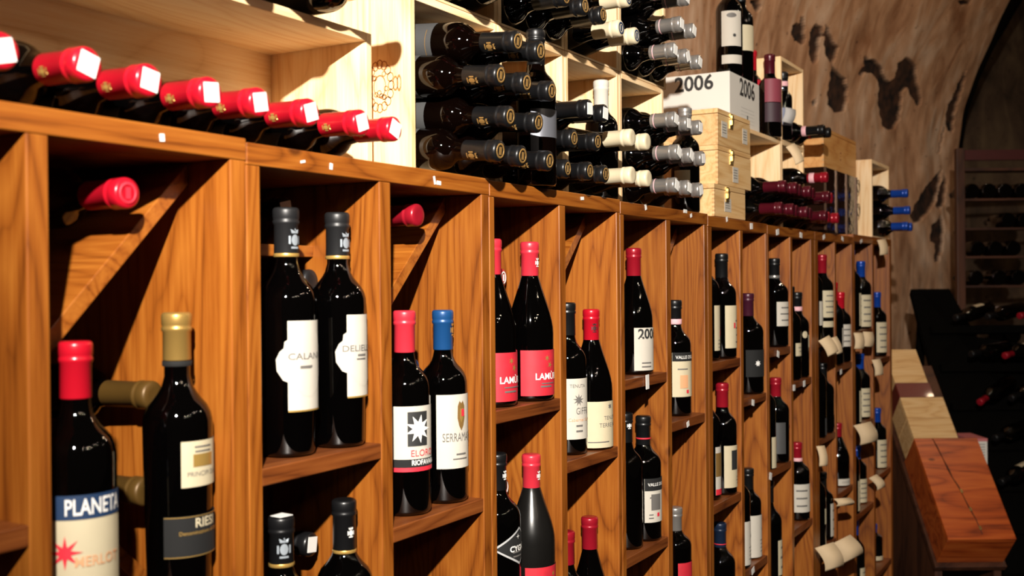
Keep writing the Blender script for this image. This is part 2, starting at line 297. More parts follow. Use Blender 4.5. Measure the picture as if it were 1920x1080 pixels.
# ------------------------------------------------------------------ room shell
D = .9; BACK = 1.40; TOP = .165+EYE
path = [(-2.5, 1.62), (-1, 1.60), (1, 1.58), (3, 1.58), (4.4, 1.60), (5.3, 1.585), (6.1, 1.47), (6.8, 1.28), (7.2, 1.15), (7.5, 1.05)]
def catmull(P, n):
    out = []; P = [P[0]]+P+[P[-1]]
    for i in range(1, len(P)-2):
        for k in range(n):
            t = k/n; a, b, c, d = [np.array(P[i+j], float) for j in (-1, 0, 1, 2)]
            out.append(.5*((2*b)+(-a+c)*t+(2*a-5*b+4*c-d)*t*t+(-a+3*b-3*c+d)*t**3))
    out.append(np.array(P[-2], float)); return np.array(out)
pp = catmull(path, 40); seg = np.r_[0, np.cumsum(np.hypot(*np.diff(pp, axis=0).T))]
pt_in = []
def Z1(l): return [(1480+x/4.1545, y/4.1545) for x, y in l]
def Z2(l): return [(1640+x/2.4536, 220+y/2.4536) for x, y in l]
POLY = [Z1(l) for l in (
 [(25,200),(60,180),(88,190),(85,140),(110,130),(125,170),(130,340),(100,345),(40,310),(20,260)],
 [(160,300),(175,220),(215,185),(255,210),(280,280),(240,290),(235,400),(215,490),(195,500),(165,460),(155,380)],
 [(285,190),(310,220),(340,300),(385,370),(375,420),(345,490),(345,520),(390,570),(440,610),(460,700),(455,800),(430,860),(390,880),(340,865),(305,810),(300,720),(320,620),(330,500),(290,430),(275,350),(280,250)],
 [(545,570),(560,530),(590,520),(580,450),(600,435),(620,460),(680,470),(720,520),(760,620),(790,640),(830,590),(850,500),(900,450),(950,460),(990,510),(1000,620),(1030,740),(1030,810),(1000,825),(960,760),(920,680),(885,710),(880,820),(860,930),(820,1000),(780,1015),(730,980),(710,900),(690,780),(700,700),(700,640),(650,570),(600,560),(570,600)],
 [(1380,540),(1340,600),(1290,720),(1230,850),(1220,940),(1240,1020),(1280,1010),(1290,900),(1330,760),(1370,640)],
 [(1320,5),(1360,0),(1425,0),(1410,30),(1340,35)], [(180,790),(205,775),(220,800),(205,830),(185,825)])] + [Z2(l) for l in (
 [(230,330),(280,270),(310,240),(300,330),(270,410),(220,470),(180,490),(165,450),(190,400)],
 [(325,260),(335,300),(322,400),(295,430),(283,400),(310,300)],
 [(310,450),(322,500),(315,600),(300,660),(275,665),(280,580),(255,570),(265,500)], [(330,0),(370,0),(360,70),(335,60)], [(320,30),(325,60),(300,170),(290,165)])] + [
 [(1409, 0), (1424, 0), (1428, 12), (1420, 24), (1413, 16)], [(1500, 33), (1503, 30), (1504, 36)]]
def wall_grid(ns, nz, s0, s1, z0, z1):
    sm = s0+7.3; S = np.r_[np.linspace(s0, s0+4, 40)[:-1], np.linspace(s0+4, sm, 160)[:-1], np.linspace(sm, s1, ns)]; Zs = np.r_[np.linspace(z0, 1.25, 20)[:-1], np.linspace(1.25, 3.4, nz), np.linspace(3.4, z1, 25)[1:]]
    X = np.interp(S, seg, pp[:, 0]); Y = np.interp(S, seg, pp[:, 1])
    dx = np.gradient(X, S); dy = np.gradient(Y, S); l = np.hypot(dx, dy); nx, ny = -dy/l, dx/l     # outward normal (away from the room)
    SS, ZZ = np.meshgrid(S, Zs)
    lean = .13*np.clip(ZZ-1.9, 0, 9)**1.7*np.clip((SS-5.5)/4, 0, 1)**.5 + .25*np.clip(ZZ-2.4, 0, 9)**2
    rng = np.random.RandomState(3); bumps = np.zeros_like(SS)
    for fq, am in ((.8, .03), (1.7, .02), (4, .008), (9, .004), (20, .002)):
        for _ in range(5):
            kx, kz = rng.uniform(-fq, fq, 2)*2; bumps += am*.5*np.sin(kx*SS*1.5+kz*ZZ*1.5+rng.uniform(0, 6))
    off = bumps-lean
    PX = X[None, :]+nx[None, :]*off; PY_ = Y[None, :]+ny[None, :]*off
    return SS, ZZ, PX, PY_, nx, ny
smax = seg[-1]
SS, ZZ, PX, PYY, nx, ny = wall_grid(900, 620, seg[0], smax, 0, 4.1)
P3 = np.stack([PX, PYY, ZZ-EYE], -1); A = np.array([Rv, Uv, fw2])
cc = P3 @ A.T; with_ = np.maximum(cc[..., 2], .01); U_ = 960+F*cc[..., 0]/with_; V_ = 540-F*cc[..., 1]/with_
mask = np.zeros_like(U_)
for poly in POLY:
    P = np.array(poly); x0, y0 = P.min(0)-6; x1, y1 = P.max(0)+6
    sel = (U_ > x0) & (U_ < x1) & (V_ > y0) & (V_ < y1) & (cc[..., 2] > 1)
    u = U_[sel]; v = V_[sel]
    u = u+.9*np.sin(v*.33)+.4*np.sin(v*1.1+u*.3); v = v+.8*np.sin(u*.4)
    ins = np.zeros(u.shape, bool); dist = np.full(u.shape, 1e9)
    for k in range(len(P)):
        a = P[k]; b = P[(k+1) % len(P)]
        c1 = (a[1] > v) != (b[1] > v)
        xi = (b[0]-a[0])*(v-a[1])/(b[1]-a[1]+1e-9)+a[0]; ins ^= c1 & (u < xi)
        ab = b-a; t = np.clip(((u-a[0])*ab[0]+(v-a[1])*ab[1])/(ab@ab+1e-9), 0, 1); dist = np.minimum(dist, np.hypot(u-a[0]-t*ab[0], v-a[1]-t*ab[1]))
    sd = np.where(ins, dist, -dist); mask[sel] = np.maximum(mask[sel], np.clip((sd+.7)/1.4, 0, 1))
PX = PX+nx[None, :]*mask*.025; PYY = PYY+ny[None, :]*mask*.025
nz_, ns_ = SS.shape
verts = np.stack([PX, PYY, ZZ], -1).reshape(-1, 3)
idx = np.arange(nz_*ns_).reshape(nz_, ns_); fc = np.stack([idx[:-1, :-1], idx[:-1, 1:], idx[1:, 1:], idx[1:, :-1]], -1).reshape(-1, 4)
me = bpy.data.meshes.new('wall_left'); me.vertices.add(len(verts)); me.vertices.foreach_set('co', verts.astype(np.float32).ravel())
me.loops.add(len(fc)*4); me.loops.foreach_set('vertex_index', fc.astype(np.int32).ravel()); me.polygons.add(len(fc)); me.polygons.foreach_set('loop_start', np.arange(0, len(fc)*4, 4, dtype=np.int32)); me.polygons.foreach_set('use_smooth', np.ones(len(fc), bool)); me.update(calc_edges=True)
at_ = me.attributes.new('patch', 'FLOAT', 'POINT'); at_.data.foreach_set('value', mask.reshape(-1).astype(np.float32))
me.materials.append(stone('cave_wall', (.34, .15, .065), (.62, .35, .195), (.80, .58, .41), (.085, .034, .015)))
wl = bpy.data.objects.new('wall_left', me); C.objects.link(wl); struct(wl)
# far wall
rng = np.random.RandomState(9); mb = MB(); n1, n2 = 90, 60; gv = []
for j in range(n2):
    for i in range(n1):
        y = 3-7.5*i/(n1-1); z = 4.3*j/(n2-1)
        gv.append((9.3+.08*math.sin(y*2.3+z)+.05*math.sin(z*4.1-y*3)+.03*math.sin(y*9)-.25*max(0, z-2.2)**1.6, y, z))
fc = [(j*n1+i, j*n1+i+1, (j+1)*n1+i+1, (j+1)*n1+i) for j in range(n2-1) for i in range(n1-1)]
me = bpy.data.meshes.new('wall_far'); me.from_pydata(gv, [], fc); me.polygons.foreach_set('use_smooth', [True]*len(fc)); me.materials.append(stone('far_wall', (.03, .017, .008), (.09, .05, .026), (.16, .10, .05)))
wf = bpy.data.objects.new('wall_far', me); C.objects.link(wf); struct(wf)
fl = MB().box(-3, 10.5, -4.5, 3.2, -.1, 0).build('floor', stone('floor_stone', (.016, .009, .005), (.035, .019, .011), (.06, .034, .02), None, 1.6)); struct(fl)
# dark arch rib along the edge of the vault
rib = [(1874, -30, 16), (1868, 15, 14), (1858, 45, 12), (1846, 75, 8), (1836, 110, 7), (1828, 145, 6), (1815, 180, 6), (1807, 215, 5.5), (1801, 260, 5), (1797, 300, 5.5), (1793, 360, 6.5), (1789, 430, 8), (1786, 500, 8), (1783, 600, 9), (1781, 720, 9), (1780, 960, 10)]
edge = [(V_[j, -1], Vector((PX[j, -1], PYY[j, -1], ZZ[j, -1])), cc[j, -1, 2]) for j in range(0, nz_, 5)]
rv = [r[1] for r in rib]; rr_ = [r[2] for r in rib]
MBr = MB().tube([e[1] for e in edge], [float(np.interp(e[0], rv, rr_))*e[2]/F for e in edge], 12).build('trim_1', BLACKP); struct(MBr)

# ------------------------------------------------------------------ teak rack: eight joined units of two bays
UNITS = [  # left outer, left inner, divider L, divider R, right inner, right outer, top z, shelves in left bay / right bay (underside, relative to eye)
 (.385, .41, .642, .666, .903, .9275, .171, [-.242, -.60], [-.376, -.80]),
 (.9285, .951, 1.181, 1.206, 1.443, 1.4655, .167, [-.237, -.60], [-.358, -.78]),
 (1.4665, 1.482, 1.704, 1.727, 1.945, 1.9605, .165, [-.2255, -.585], [-.343, -.78]),
 (1.9615, 1.980, 2.200, 2.225, 2.434, 2.4565, .162, [-.216, -.574, -.90], [-.330, -.77]),
 (2.4575, 2.485, 2.694, 2.716, 2.911, 2.9245, .158, [-.216, -.561, -.90], [-.325, -.772]),
 (2.9255, 2.940, 3.147, 3.170, 3.375, 3.4185, .156, [-.211, -.546, -.90], [-.318, -.757]),
 (3.4195, 3.458, 3.669, 3.690, 3.912, 3.9355, .156, [-.212, -.525, -.88], [-.307, -.741, -1.1]),
 (3.9365, 3.960, 4.248, 4.276, 4.565, 4.6, .166, [-.203, -.544, -.863], [-.327, -.778, -1.15])]
SH_T = .021
RLAB = ['orange teak rack unit at the left edge with the blue-banded bottle', 'orange teak rack unit holding the two bottles with shield-cut white labels', 'orange teak rack unit with the two red-labelled burgundy bottles',
 'orange teak rack unit with the bottle labelled 200', 'teak rack unit with the purple-capped dark bottle, fourth before the end', 'teak rack unit with a pink-banded black-capped bottle near its top', 'teak rack unit with paper tags and the round-labelled bottle, last but one', 'last teak rack unit at the far end, with blue-capped bottles']
for k, (a, b, c, d, e, f, top, sl, sr) in enumerate(UNITS):
    r_ = thing('wine_rack', RLAB[k], 'rack', (0, 0, 0), 'joined teak rack units'); T = EYE+top; th = .026
    MB().box(a, f, D-.001, BACK, T-th, T).build('top_board', TE[0], r_, .0015)
    MB().box(a, b, D, BACK, 0, T-th).build('side_panel', TE[2], r_, .0015)
    MB().box(e, f, D, BACK, 0, T-th).build('side_panel', TE[2], r_, .0015)
    MB().box(c, d, D, BACK, 0, T-th).build('divider', TE[2], r_, .0015)
    MB().box(a, f, BACK, BACK+.012, 0, T).build('back_panel', TE[2], r_)
    for (x0, x1, sh, mir) in ((b, c, sl, True), (d, e, sr, False)):
        for zz in sh: MB().box(x0, x1, D+.001, D+.115, EYE+zz, EYE+zz+SH_T).build('shelf', TS[0], r_, .0015)
        # diagonal bin boards behind the display shelves
        y0, y1, t = D+.118, BACK-.004, .018; wd = x1-x0
        if not mir:
            zr = T-th-.0005; za = zr-wd; yu = D+.068
            MB().prism([(x0, yu, za), (x1, yu, zr), (x1, yu, zr-t*1.41), (x0, yu, za-t*1.41)], (0, y1-yu, 0)).build('diagonal_board', TE[1], r_, .001)
            za = EYE-.10
            za -= .02
            MB().prism([(x0, y0, za), (x1, y0, za-wd), (x1, y0, za-wd-t*1.41), (x0, y0, za-t*1.41)], (0, y1-y0, 0)).build('diagonal_board', TE[1], r_, .001)
        else:
            za = EYE+.10
            if k == 1: MB().box(x0, x1, y0, y1, EYE+.040, EYE+.056).build('bin_shelf', TE[0], r_, .001)
            za = EYE-.36
            MB().prism([(x0, y0, za), (x1, y0, za-wd), (x1, y0, za-wd-t*1.41), (x0, y0, za-t*1.41)], (0, y1-y0, 0)).build('diagonal_board', TE[1], r_, .001)
            if k > 0:
                za -= .30
                MB().prism([(x0, y0, za-wd), (x1, y0, za), (x1, y0, za-t*1.41), (x0, y0, za-wd-t*1.41)], (0, y1-y0, 0)).build('diagonal_board', TE[1], r_, .001)
    # price sticker remnants on the front edges
    def chip(u, v, w_, h_, z=None):
        p = atY(u, v, D-.0015); rt_ = random.uniform(-.3, .3); M = Matrix.Translation(p) @ Matrix.Rotation(rt_, 4, 'Y'); MB().box(-w_/2, w_/2, -.0004, .0004, -h_/2, h_/2, M).build('sticker', WHITE, r_)
    for kk, u, v, w_, h_ in [(0, 304, 258, .006, .008), (1, 568, 303, .008, .003), (1, 621, 312, .005, .008), (1, 815, 338, .004, .012), (1, 823, 343, .010, .006), (2, 1092, 372, .012, .006),
        (3, 1211, 388, .008, .012), (3, 1285, 396, .02, .008), (3, 1296, 404, .01, .008), (4, 1363, 411, .010, .012), (4, 1409, 424, .02, .016), (5, 1458, 435, .024, .016), (5, 1502, 441, .024, .016), (6, 1545, 444, .024, .014), (6, 1580, 448, .024, .014), (7, 1615, 452, .03, .012),
        (3, 1214, 716, .016, .03), (3, 1290, 795, .014, .012), (4, 1412, 755, .02, .016), (4, 1412, 1070, .022, .016), (5, 1459, 664, .02, .018), (5, 1489, 727, .022, .018), (5, 1508, 719, .022, .018), (5, 1445, 893, .02, .02), (6, 1577, 697, .024, .016)]:
        if kk == k: chip(u, v, w_, h_)

def shelf_z(bay, level=0):
    u_ = UNITS[(bay+1)//2]; l = u_[7] if (bay+1) % 2 == 0 else u_[8]; return EYE+l[level]+SH_T+.0006
def bay_of(bay):
    u_ = UNITS[(bay+1)//2]; return (u_[1], u_[2]) if (bay+1) % 2 == 0 else (u_[3], u_[4])
# ------------------------------------------------------------------ bottles standing in the bays
def stand(label, bay, lvl, u, vtop, kind='bord', r=.0375, cap='black', capL=.062, Y=.948, labs=(), h=None, zs=None, **kw):
    z = shelf_z(bay, lvl) if zs is None else zs; v0 = vtop if vtop else 600
    p = atY(u, v0, Y); lo, hi = bay_of(bay); x = min(max(p.x, lo+r+.002), hi-r-.002)
    if abs(x-p.x) > 1e-4: Y = max(D+r-.004, Y*x/p.x); p = atY(u, v0, Y)     # keep clear of the side boards
    hh = h if h else p.z-z
    fwd = Vector((x, Y, 0)).dot(fw); L = []
    for lb in labs:
        lb = dict(lb); lp = R(lb.get('phi', -90)) % (2*math.pi); th_ = math.atan2(Y, x); ds = math.hypot(x, Y)
        def X(u, v=600, lp=lp):
            d = ray(u, v); a = math.asin(max(-.995, min(.995, ds*math.sin(th_-math.atan2(d.y, d.x))/r))); return r*(th_+math.pi+a-lp)
        lb['X'] = X
        if 'ul' in lb: lb['x0'] = X(lb['ul']); lb.setdefault('x1', .05)
        if 'ur' in lb: lb['x1'] = X(lb['ur'])
        if 'v' in lb:
            va, vb = lb.pop('v'); za = atD(u, va, 1); s = fwd
            lb['z1'] = (EYE+ray(u, va).z*fwd-z) ; lb['z0'] = (EYE+ray(u, vb).z*fwd-z)
        if 'z0' in lb: lb['z0'] = max(lb['z0'], .004)
        if callable(lb.get('print')): lb['print'] = lb['print'](lb)
        if callable(lb.get('pts')): lb['pts'] = lb['pts'](lb)
        L.append(lb)
    return bottle('wine_bottle', label, (x, Y, z), None, kind, hh, r, cap, capL, labels=L, phi=kw.pop('phi', -90), **kw)
def plainlab(mat=PAPER, v=None, x0=-.036, x1=.036, n=6, col='grey', **k):
    def pr(l): return {col: lines(l['x0']+.010, l['x0']+.05, l['z0']+.008, l['z1']-.008, n, .22)}
    d = dict(mat=mat, x0=x0, x1=x1, v=v); d['print'] = pr; d.update(k); return d
# bay 0
stand('big bottle with red capsule and blue-banded cream label, nearest at left', 0, 0, 141, 641, r=.039, cap='red', capL=.058, Y=.94, labs=[dict(mat=CREAM, x0=-.105, x1=.03, v=(918, 1180), print=lambda l: {
    'navy': [('r', l['x0'], l['x1'], l['z1']-.024, l['z1']+.0002)], 'white': [('T', 'PLANETA', .0225, l['X'](117), l['z1']-.0125, .015, .67)],
    'red': [('b', star(l['X'](116), l['z1']-.056, .006, .017, 8))], 'peach': [('T', 'MERLOT', .0145, l['X'](134), l['z1']-.066, .01, .9)], 'ink': [('r', l['X'](167), l['X'](170), l['z1']-.110, l['z1']-.086), ('r', l['X'](172), l['X'](186), l['z1']-.090, l['z1']-.086), ('r', l['X'](172), l['X'](183), l['z1']-.099, l['z1']-.095), ('r', l['X'](172), l['X'](186), l['z1']-.108, l['z1']-.104)]})])
stand('tall dark bottle with gold capsule and small cream label', 0, 0, 331, 587, kind='tall', r=.0385, cap='gold', capL=.054, band=(BLKL, .054, .060), labs=[
    dict(mat=CREAM, ul=336, v=(822, 906), print=lambda l: {'gold': [('r', l['X'](358), l['X'](392), l['z0']+.022, l['z0']+.036)], 'grey': [('T', 'PRINCIPI DI BUTERA', .0075, l['X'](347), l['z0']+.014, 0)] + lines(l['X'](360), l['X'](390), l['z1']-.014, l['z1']-.004, 2)}),
    dict(mat=BLKL, ul=303, v=(958, 1034), print=lambda l: {'gold': [('r', l['x0'], l['x1'], l['z1']-.0015, l['z1']-.0006), ('r', l['x0'], l['x1'], l['z0']+.0006, l['z0']+.0015), ('T', 'Denominazione di Origine', .006, l['X'](331), l['z1']-.019, .01)], 'cream': [('T', 'RIESI', .0145, l['X'](361), l['z1']-.009, .02)]})])
# bay 1
def shield(l):
    z1, z0 = l['z1'], l['z0']; zc = z1-.052; k = l['x0']+.035; return [(a+k, b) for a, b in [(-.024, zc+.026), (-.012, zc+.034), (.0, zc+.040), (.018, zc+.040), (.03, zc+.032), (.036, zc+.02), (.04, zc), (.036, zc-.02), (.028, zc-.034), (.012, zc-.044), (0, zc-.042), (-.010, zc-.032), (-.016, zc-.026), (-.026, zc-.022), (-.034, zc-.010), (-.035, zc+.004), (-.030, zc+.014), (-.025, zc+.018)]]
for nm, u, vt, va, vb, txt, us in (('tall bottle with grey capsule and shield-cut white label reading CALA', 536, 391, 601, 765, 'CALANICA', 516), ('tall bottle with grey capsule and shield-cut white label reading DELIEL', 632, 400, 590, 740, 'DELIELLA', 627)):
    stand(nm, 1, 0, u, vt, kind='tall', r=.038, cap='gray', capL=.060, band=(GOLDINK, .058, .0625), crest=(plain('pale_crest_print', (.32, .36, .40), .5, .3), -95, .040, .013), labs=[
        dict(mat=PAPER, ul=us+22, x1=.040, v=(va, vb), print=lambda l, t=txt: {'gold': [('r', l['x0'], l['x1'], l['z0']-.002, l['z0'])]}),
        dict(name='shield_label', dr=.0003, mat=PAPER, v=(va, vb), pts=shield, ul=us, x1=0, print=lambda l, t=txt, u=us: {'grey': [('T', t, .0115, l['X'](u+(22 if u < 600 else 13)), l['z1']-.045, .01, 1.25)] + lines(l['x0']+.028, l['x0']+.05, l['z1']-.062, l['z1']-.056, 1) + lines(l['x0']+.03, l['x0']+.05, l['z0']+.050, l['z0']+.058, 1) })])
s_ = EYE-.60+SH_T
stand('black-capped bottle with a white sticker on top, lower left of the second bay', 1, 1, 527, 968, kind='tall', r=.038, cap='black', sticker=True, band=(GOLDINK, .058, .0625), crest=(plain('pale_crest_print', (.32, .36, .40), .5, .3), -125, .038, .013))
stand('black-capped bottle with a white square on its neck, lower right of the second bay', 1, 1, 648, 936, kind='tall', r=.038, cap='black', band=(GOLDINK, .066, .0705), capL=.070, crest=(WHITE, -108, .042, .007))
# bay 2
def sun(l):
    X = l['X']; return {'ink': [('r', X(761), X(797), l['z1']-.058, l['z1']-.008)], 'black': [('r', l['x0'], l['x1'], l['z0']+.006, l['z0']+.018)], 'red': [('r', l['x0'], l['x1'], l['z0'], l['z0']+.006, -.0001), ('T', 'ELORO', .0135, X(767), l['z0']+.026, 0)], 'white': [('b', star(X(782), l['z1']-.033, .010, .021, 9, .2)), ('T', 'RIOFAVARA', .0105, X(768), l['z0']+.0125, .02, .85)]}
stand('bottle with coral capsule and black-and-white sun label beside the blue-capped one', 2, 0, 758, 583, r=.0375, cap='pinkred', labs=[dict(mat=PAPER, x0=-.105, x1=.03, v=(758, 878), print=sun)])
def serra(l):
    z1 = l['z1']; X = l['X']; c = X(862)-.022
    return {'dgold': [('b', [(c+.022+(a_-.022)*.6, z1-b_) for a_, b_ in ((.010, .018), (.016, .010), (.022, .014), (.028, .010), (.034, .018), (.035, .036), (.030, .048), (.022, .056), (.014, .048), (.009, .036))])], 'gold': [('b', [(c+.022+(a_-.022)*.6, z1-b_) for a_, b_ in ((.016, .022), (.028, .022), (.028, .036), (.022, .044), (.016, .036))])], 'red': [('r', c+.022, c+.028, z1-.034, z1-.023)],
        'grey': [('T', 'SERRAMARROCCO', .0185, X(826), z1-.066, 0, .62)]+lines(X(850), X(870), z1-.095, z1-.088, 1)+lines(X(845), X(871), l['z0']+.012, l['z0']+.017, 1)}
stand('bottle with blue capsule and plain white label with a small crest', 2, 0, 830, 582, r=.0375, cap='blue', crest=(GOLDINK, -75, .030, .010), labs=[dict(mat=PAPER, ul=816, v=(737, 873), print=serra)])
# bay 3
def lam(l, k=28):
    X = l['X']; u = l['ut']; z1 = l['z1']
    return {'gold': [('b', star(X(u+22), z1-.014, .002, .006, 6)), ('b', star(X(u+27), z1-.026, .002, .007, 5, .4))], 'white': [('T', 'LAMÙRI', .0155, X(u), z1-.046, .02)], 'grey': lines(X(u+8), X(u+34), z1-.06, z1-.055, 1)+lines(X(u+8), X(u+30), l['z0']+.012, l['z0']+.020, 1)}
capc = (WHITE, -95, .036, .008)
stand('burgundy bottle with red capsule and red label, left of the pair, partly behind the post', 3, 0, 922, 449, kind='burg', r=.041, cap='pinkred', capL=.060, labs=[dict(mat=REDL, x0=-.10, x1=.035, v=(660, 750), ut=935, print=lam)])
stand('burgundy bottle with red capsule and red label, right of the pair', 3, 0, 1001, 455, kind='burg', r=.041, cap='pinkred', capL=.060, crest=capc, labs=[dict(mat=REDL, ul=975, v=(655, 739), ut=1002, print=lam)])
stand('black-capped bottle with black diamond label framed in grey', 3, 1, 932, 850, r=.039, cap='black', crest=capc, labs=[dict(mat=plain('pale_frame', (.42, .42, .42), .5), v=(988, 1050), ul=969, x1=0, pts=lambda l: [(l['x0']-.055, l['z1']-.030), (l['x0'], l['z1']+.003), (l['x0']+.030, l['z1']-.022), (l['x0']+.030, l['z0']+.022), (l['x0'], l['z0']-.004)]),
    dict(name='inner_label', dr=.0003, mat=BLKL, v=(988, 1050), ul=969, x1=0, pts=lambda l: [(l['x0']-.049, l['z1']-.030), (l['x0'], l['z1']), (l['x0']+.028, l['z1']-.022), (l['x0']+.028, l['z0']+.022), (l['x0'], l['z0'])], print=lambda l: {'white': [('T', 'CYGNUS', .0135, l['X'](951), l['z1']-.032, .03), ('b', star(l['X'](966), l['z1']-.012, .001, .005, 4))], 'grey': lines(l['X'](955), l['X'](972), l['z0']+.008, l['z0']+.022, 2)})])
stand('burgundy bottle with red capsule standing right of the diamond-labelled one', 3, 1, 996, 852, kind='burg', r=.041, cap='pinkred', crest=capc, glass=GS, labs=[dict(mat=REDL, ul=980, v=(1055, 1150), ut=1010, print=lam)])
# bay 4
stand('thin black-capped bottle with white label, half hidden by the post', 4, 0, 1063, 568, r=.0365, cap='black', labs=[dict(mat=PAPER, x0=-.10, x1=.03, v=(708, 820), print=lambda l: {'grey': [('T', 'TENUTA', .009, l['X'](1066), l['z1']-.014, 0), ('b', star(l['X'](1083), l['z1']-.040, .005, .012, 9)), ('T', 'GIFFRI', .018, l['X'](1078), l['z0']+.052, 0, .7)]+lines(l['X'](1076), l['X'](1091), l['z0']+.01, l['z0']+.03, 2), 'peach': [('T', 'Cabernet Sauvignon', .009, l['X'](1063), l['z0']+.036, 0)]})])
stand('burgundy bottle with red capsule and cream label below it', 4, 0, 1113, 580, kind='burg', r=.0405, cap='red', crest=(plain('dark_crest_print', (.05, .01, .01), .5), -130, .036, .009), labs=[dict(mat=CREAM, x0=-.098, x1=.03, v=(750, 836), print=lambda l: {'grey': [('T', 'TENUTA DELLE', .0105, l['X'](1130), l['z1']-.032, 0), ('T', 'TERRE NERE', .0115, l['X'](1121), l['z1']-.046, 0), ('b', star(l['X'](1141), l['z1']-.010, .003, .006, 6))]+lines(l['X'](1098), l['X'](1140), l['z0']+.008, l['z0']+.014, 1)})])
stand('red-capped bottle seen only by its top, at the bottom of the fifth bay', 4, 1, 1106, 1040, kind='burg', r=.040, cap='darkred', h=.30)
stand('red-capped bottle top peeping beside the post, at the bottom of the fifth bay', 4, 1, 1062, 1062, kind='bord', r=.0375, cap='darkred', h=.29)
# bay 5
stand('burgundy bottle with dark red capsule and white label printed 200', 5, 0, 1188, 466, kind='burg', r=.040, cap='darkred', labs=[dict(mat=PAPER, ul=1188, v=(614, 693), print=lambda l: {'ink': [('T', '2006', .029, l['X'](1195), l['z1']-.014, .03)], 'grey': lines(l['X'](1200), l['X'](1220), l['z0']+.004, l['z0']+.02, 2)})])
vall = lambda l: {'black': [('r', l['x0'], l['x1'], l['z1']-.026, l['z1']+.0003)], 'white': [('T', 'VALLE DELL ACATE', .0095, l['X'](1211), l['z1']-.013, .01)], 'grey': lines(l['X'](1212), l['X'](1232), l['z1']-.045, l['z1']-.036, 1)+[('r', l['X'](1217), l['X'](1234), l['z0']+.026, l['z0']+.06)]+lines(l['X'](1212), l['X'](1222), l['z0']+.006, l['z0']+.02, 2), 'red': [('r', l['X'](1228), l['X'](1232), l['z0']+.012, l['z0']+.020)]}
stand('black-capped bottle with black-topped picture label, lower shelf of the sixth bay', 5, 1, 1206, 780, r=.038, cap='black', band=(REDINK, .046, .049), labs=[dict(mat=PAPER, ul=1205, v=(893, 974), print=vall)])
stand('bottle with white sticker on its neck behind the picture-labelled one', 5, 1, 1172, 824, r=.036, Y=.944, cap='black', h=.28, crest=(WHITE, -120, .025, .008))
# bay 6
stand('black-capped bottle with pink neck band and black-topped cream label', 6, 0, 1265, 563, r=.037, cap='black', capL=.058, band=(PINK, .044, .056), labs=[dict(mat=CREAM, ul=1259, v=(660, 742), print=lambda l: {'black': [('r', l['x0'], l['x1'], l['z1']-.020, l['z1']+.0003)], 'white': [('T', 'VALLE DELL', .0105, l['X'](1265), l['z1']-.011, .01)], 'grey': lines(l['X'](1265), l['X'](1290), l['z1']-.042, l['z1']-.034, 1), 'peach': [('r', l['X'](1273), l['X'](1288), l['z0']+.02, l['z0']+.05)], 'red': [('r', l['X'](1285), l['X'](1289), l['z0']+.008, l['z0']+.016)]})])
stand('silver-capped bottle with red label at the bottom of the seventh bay', 6, 1, 1266, 951, r=.037, cap='silver', labs=[dict(mat=REDL, ul=1267, v=(1050, 1130))])
# bay 7
def dark_square(l): return {'ink': [('r', l['X'](1369), l['X'](1379), l['z0']+.045, l['z1']-.012)], 'grey': lines(-.004, .03, l['z0']+.006, l['z0']+.03, 3, .2)}
stand('black-capped bottle with cream label on the upper shelf, right of its pair', 7, 0, 1353, 476, Y=.948, r=.036, cap='black', labs=[dict(mat=CREAM, ul=1359, v=(573, 652), print=lambda l: {'grey': lines(-.004, .03, l['z0']+.006, l['z1']-.03, 4, .2), 'red': [('r', l['X'](1375), l['X'](1378), l['z0']+.05, l['z0']+.064)]})])
stand('red-capped bottle whose white label carries a dark square', 7, 1, 1354, 718, Y=.948, r=.036, cap='darkred', labs=[dict(mat=CREAM, ul=1355, v=(833, 911), print=dark_square)])
stand('cream-labelled bottle on the upper shelf, half hidden by the double post', 7, 0, 1322, None, Y=.95, r=.036, cap='black', h=.285, labs=[dict(mat=CREAM, x0=-.020, x1=.05, v=(573, 657), print=lambda l: {'red': [('r', .004, .03, l['z0']+.035, l['z0']+.05)], 'grey': lines(-.01, .03, l['z0']+.004, l['z0']+.03, 3, .2)})])
stand('bottle with a red-footed label cut off by the double post, on the middle shelf', 7, 1, 1322, None, Y=.95, r=.036, cap='darkred', h=.30, labs=[dict(mat=PAPER, x0=-.020, x1=.05, v=(836, 925), print=lambda l: {'dgold': [('r', -.02, .04, l['z0']+.045, l['z1']-.015)], 'red': [('r', l['x0'], l['x1'], l['z0'], l['z0']+.014)]})])
stand('navy-capped bottle low in the bay under the dark-square label', 7, 2, 1350, 980, r=.038, cap='navy', band=(REDINK, .052, .054))
# bay 8
stand('wide dark bottle with purple capsule and a small emblem on a black label', 8, 0, 1409, 550, r=.041, cap='purple', labs=[dict(mat=BLKL, x0=-.03, x1=.045, v=(655, 705), phi=-130, print=lambda l: {'white': [('b', star(.004, (l['z0']+l['z1'])/2, .005, .009, 7))]})])
lab2 = lambda l: {'grey': [('b', star(.008, l['z1']-.04, .003, .007, 5))]+lines(-.01, .03, l['z0']+.01, l['z0']+.05, 4, .2)}
stand('black-capped bottle with white label, right of the low pair beside a post', 8, 1, 1402, 878, Y=.99, r=.036, cap='black', labs=[dict(mat=PAPER, ul=1402, v=(963, 1043), print=lab2)])
stand('white-labelled bottle half behind the post, left of the low pair', 8, 1, 1378, None, Y=.935, r=.036, cap='black', h=.30, labs=[dict(mat=PAPER, ul=1383, v=(975, 1056), print=lab2)])
